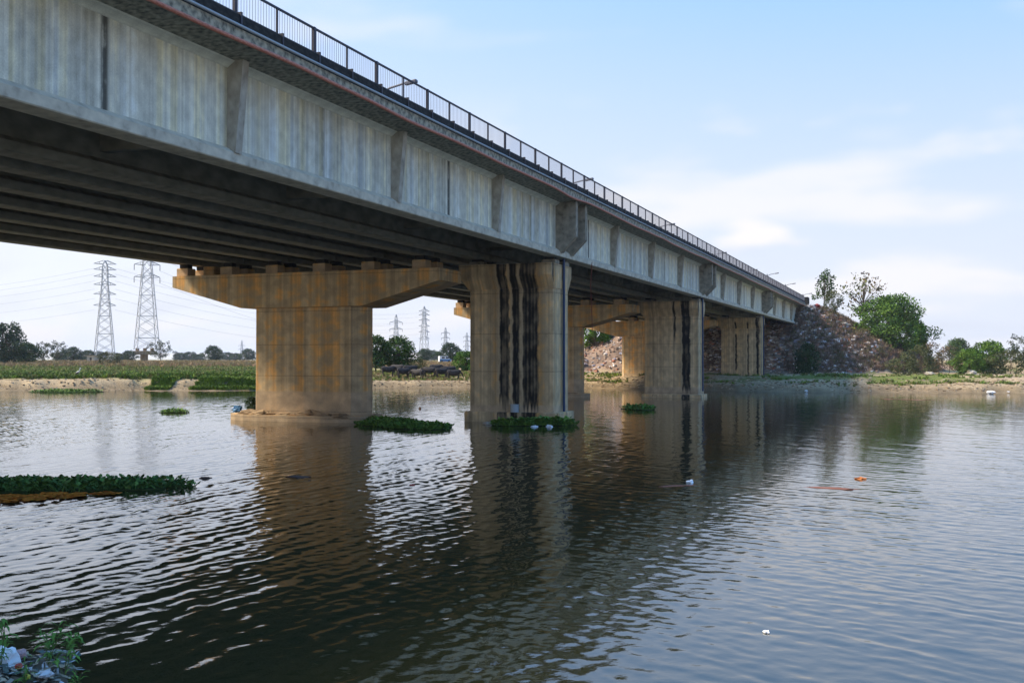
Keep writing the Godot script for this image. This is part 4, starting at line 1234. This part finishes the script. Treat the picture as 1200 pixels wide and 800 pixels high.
# ---------------------------------------------------------------- animals and the van
func buffalo_mesh(graze: bool) -> ArrayMesh:
	var b := MB.new()
	var body := [[-0.95, 1.02, 0.12, 0.10], [-0.90, 1.05, 0.30, 0.24], [-0.6, 1.02, 0.40, 0.32], [-0.1, 0.94, 0.44, 0.38], [0.35, 0.98, 0.42, 0.34], [0.65, 1.08, 0.34, 0.24], [0.88, 1.12, 0.22, 0.16]]
	var head := [[1.05, 1.08, 0.17, 0.13], [1.25, 0.98, 0.16, 0.12], [1.50, 0.86, 0.10, 0.09], [1.55, 0.84, 0.03, 0.03]] if not graze else [[1.05, 0.85, 0.17, 0.13], [1.18, 0.60, 0.16, 0.12], [1.30, 0.30, 0.10, 0.09], [1.32, 0.22, 0.03, 0.03]]
	var rings := []
	for q in body + head:
		var rg := []
		for i in 10:
			var an := TAU * i / 10.0
			rg.append(Vector3(q[0], q[1] + sin(an) * q[2], cos(an) * q[3]))
		rings.append(rg)
	for j in rings.size() - 1:
		for i in 10:
			var k := (i + 1) % 10
			b.quad(rings[j][k], rings[j][i], rings[j + 1][i], rings[j + 1][k])
	for x in [[-0.72, -0.04], [0.58, 0.03]]:
		for z in [-0.2, 0.2]:
			b.tube([Vector3(x[0], 0.95, z), Vector3(x[0] + x[1], 0.5, z), Vector3(x[0] - x[1], 0.28, z), Vector3(x[0] - x[1], 0.0, z)], [0.16, 0.09, 0.065, 0.08], 7)
	b.tube([Vector3(-0.96, 1.12, 0), Vector3(-1.04, 0.8, 0), Vector3(-1.02, 0.45, 0)], [0.035, 0.025, 0.04], 5)
	var hp: Vector3 = Vector3(1.08, 1.18, 0) if not graze else Vector3(1.12, 0.92, 0)
	for sd in [-1.0, 1.0]:
		b.tube([hp + Vector3(0, 0, sd * 0.1), hp + Vector3(-0.12, 0.05, sd * 0.32), hp + Vector3(-0.32, 0.16, sd * 0.34)], [0.05, 0.04, 0.012], 6)
		b.tube([hp + Vector3(0.02, -0.06, sd * 0.1), hp + Vector3(0, -0.10, sd * 0.30)], [0.03, 0.06], 5)
	return b.mesh(M.hide)

func build_animals() -> void:
	M.hide = mat(lin(0.030, 0.026, 0.026), 0.7)
	var up := buffalo_mesh(false); var down := buffalo_mesh(true)
	var rows := [[455, 143, 0.2, 0, "leftmost buffalo of the herd, standing apart under the tree"], [466, 147, 2.8, 0, "buffalo standing second from the left in the herd"], [473, 141, 0.5, 1, "grazing buffalo third from the left, nearest the water"], [481, 145, 3.4, 1, "grazing buffalo in the left half, beside the gap"], [489, 140, 2.6, 0, "buffalo just left of the gap in the herd"],
		[503, 144, 3.0, 0, "buffalo just right of the gap in the herd"], [511, 148, 0.1, 0, "buffalo in the middle of the right group, standing farthest back"], [518, 143, 0.4, 0, "long dark buffalo facing right in the right group"], [526, 147, 3.3, 0, "second buffalo from the right, head raised"], [532, 142, 0.2, 1, "rightmost buffalo of the herd, grazing"]]
	for q in rows:
		var r: float = (q[0] - 600.0) / 1250.0 * q[1]
		var o := obj("buffalo", down if q[3] else up, self, on_land(r, q[1], 0.0))
		o.rotation.y = deg_to_rad(YAW) + q[2]
		tag(o, q[4], "buffalo", "buffalo herd on the far bank")
	# wading bird on the left bank
	var d := 127.0; var rr := (91.5 - 600.0) / 1250.0 * d
	var t := thing("wading_bird", "black and white wading bird standing on the sandy left bank", "bird", on_land(rr, d, 0.0), 0.6)
	var b := MB.new()
	var prof := [[-0.42, 0.52, 0.02], [-0.3, 0.58, 0.09], [-0.1, 0.68, 0.15], [0.08, 0.80, 0.14], [0.16, 0.95, 0.07], [0.14, 1.10, 0.05], [0.18, 1.20, 0.07], [0.26, 1.22, 0.05]]
	var pts := []; var rad := []
	for q in prof: pts.append(Vector3(q[0], q[1], 0)); rad.append(q[2])
	b.tube(pts, rad, 9)
	part("body", b, M.white_bag, t)
	b = MB.new(); b.tube([Vector3(0.28, 1.22, 0), Vector3(0.55, 1.14, 0)], [0.03, 0.006], 6); part("bill", b, M.pale, t)
	for sd in [-1.0, 1.0]:
		b = MB.new(); b.tube([Vector3(0.05, 0.76, sd * 0.10), Vector3(-0.2, 0.64, sd * 0.12), Vector3(-0.52, 0.46, sd * 0.05)], [0.09, 0.10, 0.02], 7); part("wing", b, M.hide, t)
		b = MB.new(); b.tube([Vector3(-0.05, 0.62, sd * 0.06), Vector3(-0.02, 0.3, sd * 0.06), Vector3(-0.04, 0.0, sd * 0.06), Vector3(0.1, 0.01, sd * 0.06)], [0.025, 0.018, 0.018, 0.012], 5); part("leg", b, M.pale, t)
	# small van on the field between the piers
	d = 285.0; rr = (521.0 - 600.0) / 1250.0 * d
	t = thing("parked_van", "small white van with a dark blue side parked far off between the piers", "van", on_land(rr, d, 0.0) + Vector3(0, 0.5, 0), 0.7)
	b = MB.new(); b.extrude(PackedVector2Array([Vector2(-1.6, 0.3), Vector2(1.6, 0.3), Vector2(1.65, 0.9), Vector2(1.15, 1.1), Vector2(0.75, 1.75), Vector2(-1.5, 1.8), Vector2(-1.6, 1.6)]), 0.72, -0.72); part("body", b, M.white_bag, t)
	b = MB.new(); b.box(Vector3(-1.55, 0.4, 0.722), Vector3(1.5, 1.0, 0.74)); part("side_panel", b, M.blue_bag, t)
	for x in [-1.0, 0.1]:
		b = MB.new(); b.box(Vector3(x, 1.15, 0.722), Vector3(x + 0.85, 1.6, 0.735)); part("window", b, M.rubber, t)
	for x in [-1.0, 1.05]:
		for z in [-0.7, 0.7]:
			b = MB.new(); b.tube([Vector3(x, 0.32, z - 0.1), Vector3(x, 0.32, z + 0.1)], [0.32, 0.32], 14); part("wheel", b, M.rubber, t)
	# little pale house by the tall pylon
	d = 420.0; rr = (109.0 - 600.0) / 1250.0 * d
	t = thing("field_hut", "tiny pale hut beside the foot of the tall slim pylon", "hut", on_land(rr, d, 0.1), deg_to_rad(YAW) - 0.3)
	b = MB.new(); b.box(Vector3(-1.8, 0, -1.6), Vector3(1.8, 2.6, 1.6)); part("wall", b, M.pale, t)
	b = MB.new(); b.box(Vector3(-2.2, 2.602, -2.0), Vector3(2.2, 2.85, 2.0)); part("roof", b, M.concrete, t)
	b = MB.new(); b.box(Vector3(-0.4, 0.02, 1.602), Vector3(0.5, 2.0, 1.65)); part("door", b, M.rubber, t)

# ---------------------------------------------------------------- the near bank in the lower left corner
func near_h(r: float, d: float) -> float:
	var q := Vector2((r + 6.9) / 2.5, (d - 11.7) / 1.9).length()
	var h := 0.34 - 0.42 * q
	h = maxf(h, 1.9 - 0.42 * maxf(d - 2.0, 0.0) - 0.30 * maxf(r + 2.2, 0.0))
	return h + rough_n.get_noise_2d(r * 14.0, d * 14.0) * 0.16

func build_near_bank() -> void:
	var vs := PackedVector3Array(); var us := PackedVector2Array(); var cs := PackedColorArray(); var ix := PackedInt32Array()
	var nr := 110; var nd := 120
	for a in nd + 1:
		for b in nr + 1:
			var d := lerpf(-12.0, 14.5, pow(float(a) / nd, 0.6)); var r := lerpf(-16.0, 9.0, float(b) / nr)
			var p := ahead(r, near_h(r, d), d)
			var k := clampf(0.5 + rough_n.get_noise_2d(p.x * 20.0, p.z * 20.0) * 1.5, 0, 1)
			vs.append(p); us.append(Vector2(p.x, p.z)); cs.append(Color(0.055, 0.047, 0.034).lerp(Color(0.14, 0.115, 0.085), k))
	for a in nd:
		for b in nr:
			var i := a * (nr + 1) + b
			ix.append_array([i, i + nr + 1, i + 1, i + 1, i + nr + 1, i + nr + 2])
	var st := SurfaceTool.new(); var arr := []
	arr.resize(Mesh.ARRAY_MAX)
	arr[Mesh.ARRAY_VERTEX] = vs; arr[Mesh.ARRAY_TEX_UV] = us; arr[Mesh.ARRAY_COLOR] = cs; arr[Mesh.ARRAY_INDEX] = ix
	st.create_from_arrays(arr); st.generate_normals()
	var m := mat(Color(1, 1, 1), 0.95, 0.2); m.vertex_color_use_as_albedo = true
	var am := st.commit(); am.surface_set_material(0, m)
	tag(obj("near_bank", am), "", "", "", "structure")
	var at := func(px: float, py: float) -> Vector3:
		var q := wat(px, py, 0.1); var rd := to_rd(q.x, q.z)
		return ahead(rd.x, maxf(near_h(rd.x, rd.y), 0.0), rd.y)
	# leafy weeds
	var g := "leafy weeds on the near bank"
	var spots := [[9, 762, 0.55, "tall leafy weed at the very left edge of the near bank"], [57, 775, 0.5, "leafy weed in the middle of the near bank corner"], [64, 752, 0.34, "slim weed nearest the water in the near bank corner"], [78, 782, 0.55, "arching leafy weed at the right end of the near bank"], [83, 757, 0.30, "small weed at the far right tip of the near bank"], [30, 796, 0.35, "low weed at the bottom edge of the picture"], [3, 786, 0.4, "weed in front of the white sack at the left edge"], [92, 796, 0.3, "trailing weed at the bottom right of the near bank"]]
	var r := RandomNumberGenerator.new(); r.seed = 88
	for q in spots:
		var t := thing("leafy_weed", q[3], "weed", at.call(q[0], q[1]) - Vector3(0, 0.03, 0), 0, g)
		var sb := MB.new(); var lb := MB.new(); sb.col = Color(0.10, 0.14, 0.04)
		for s in 3:
			var lean: Vector3 = Vector3(r.randf_range(-0.35, 0.35), 0, r.randf_range(-0.35, 0.35)) * q[2]
			var top: Vector3 = lean + Vector3(0, q[2] * r.randf_range(0.7, 1.0), 0)
			sb.tube([Vector3.ZERO, top * 0.5 + Vector3(0, 0.03, 0), top], [0.006, 0.005, 0.003], 5)
			for k in 9:
				var u := r.randf_range(0.3, 1.0)
				var p: Vector3 = top * u
				var an := r.randf() * TAU
				var o := Vector3(cos(an), 0, sin(an)); var sd := Vector3(-sin(an), 0, cos(an))
				var ln: float = q[2] * r.randf_range(0.20, 0.40)
				var c := r.randf_range(0.7, 1.3)
				lb.col = Color(0.10 * c, 0.20 * c, 0.035 * c)
				# long leaf that arches over: three joints
				var p1: Vector3 = p + o * ln * 0.4 + Vector3(0, ln * 0.28, 0); var p2: Vector3 = p + o * ln * 0.8 + Vector3(0, ln * 0.20, 0); var p3: Vector3 = p + o * ln * 1.05 - Vector3(0, ln * 0.08, 0)
				var w := ln * 0.09
				lb.tri(p, p1 + sd * w, p1 - sd * w); lb.quad(p1 - sd * w, p1 + sd * w, p2 + sd * w * 0.9, p2 - sd * w * 0.9); lb.tri(p2 - sd * w * 0.9, p2 + sd * w * 0.9, p3)
		part("stems", sb, M.bark, t); part("leaves", lb, M.leaf, t)
	g = "litter on the near bank"
	litter("white_sack", "crumpled white sack at the left edge of the near bank", at.call(9, 779) + Vector3(0, 0.08, 0), Vector3(0.30, 0.34, 0.26), M.white_bag, g)
	litter("pink_bag", "pinkish plastic bag right of the white sack", at.call(26, 772) + Vector3(0, 0.03, 0), Vector3(0.18, 0.10, 0.12), mat(lin(0.42, 0.26, 0.26), 0.5), g)
	litter("green_bottle", "dark green squashed bottle lying in the near bank litter", at.call(42, 779) + Vector3(0, 0.03, 0), Vector3(0.22, 0.06, 0.07), mat(lin(0.02, 0.10, 0.07), 0.25), g)
	litter("plastic_sheet", "grey plastic sheet in front of the green bottle", at.call(56, 792) + Vector3(0, 0.03, 0), Vector3(0.22, 0.07, 0.13), mat(lin(0.5, 0.5, 0.52), 0.4), g)
	litter("red_scrap", "small red-brown scrap right of the white sack", at.call(24, 789) + Vector3(0, 0.02, 0), Vector3(0.09, 0.06, 0.07), M.red_bag, g)
	litter("grey_rag", "grey rag stretched toward the water on the near bank", at.call(68, 763) + Vector3(0, 0.02, 0), Vector3(0.26, 0.06, 0.10), mat(lin(0.28, 0.27, 0.24), 0.9), g)
	var scraps := MB.new()
	for i in 700:                                            # twigs, foil and paper too many to count
		var p: Vector3 = at.call(r.randf_range(-8.0, 96.0), r.randf_range(748.0, 806.0)) + Vector3(0, 0.012, 0)
		if p.y < 0.03: continue
		var a2 := r.randf() * TAU; var ln := r.randf_range(0.02, 0.11)
		var u := Vector3(cos(a2), r.randf_range(-0.25, 0.25), sin(a2)) * ln; var w := Vector3(-sin(a2), r.randf_range(-0.4, 0.4), cos(a2)) * r.randf_range(0.005, 0.03)
		scraps.col = [Color(0.55, 0.55, 0.56), Color(0.30, 0.27, 0.22), Color(0.16, 0.12, 0.08), Color(0.42, 0.34, 0.24), Color(0.10, 0.13, 0.12)][r.randi() % 5]
		scraps.quad(p - u - w, p - u + w, p + u + w + Vector3(0, 0.01, 0), p + u - w)
	tag(part("bank_scraps", scraps, M.stone), "twigs and torn scraps strewn over the near bank", "litter", "", "stuff")
	for q in [[17, 767, "orange marigold head above the white sack"], [39, 798, "orange marigold head, left of two at the bottom edge"], [45, 799, "orange marigold head, right of two at the bottom edge"], [34, 793, "yellow marigold head in front of the red-brown scrap"]]:
		litter("marigold", q[2], at.call(q[0], q[1]) + Vector3(0, 0.05, 0), Vector3(0.07, 0.06, 0.07), mat(lin(0.62, 0.22, 0.02), 0.8) if not q[2].begins_with("yellow") else M.yellow_bag, "marigold heads on the near bank")

func _ready() -> void:
	rng.seed = 20
	set_camera_and_light()
	make_materials()
	build_water()
	build_land()
	build_bridge()
	build_bridge_extras()
	build_lamps()
	build_trees()
	build_cover()
	build_power()
	build_floating()
	build_animals()
	build_near_bank()
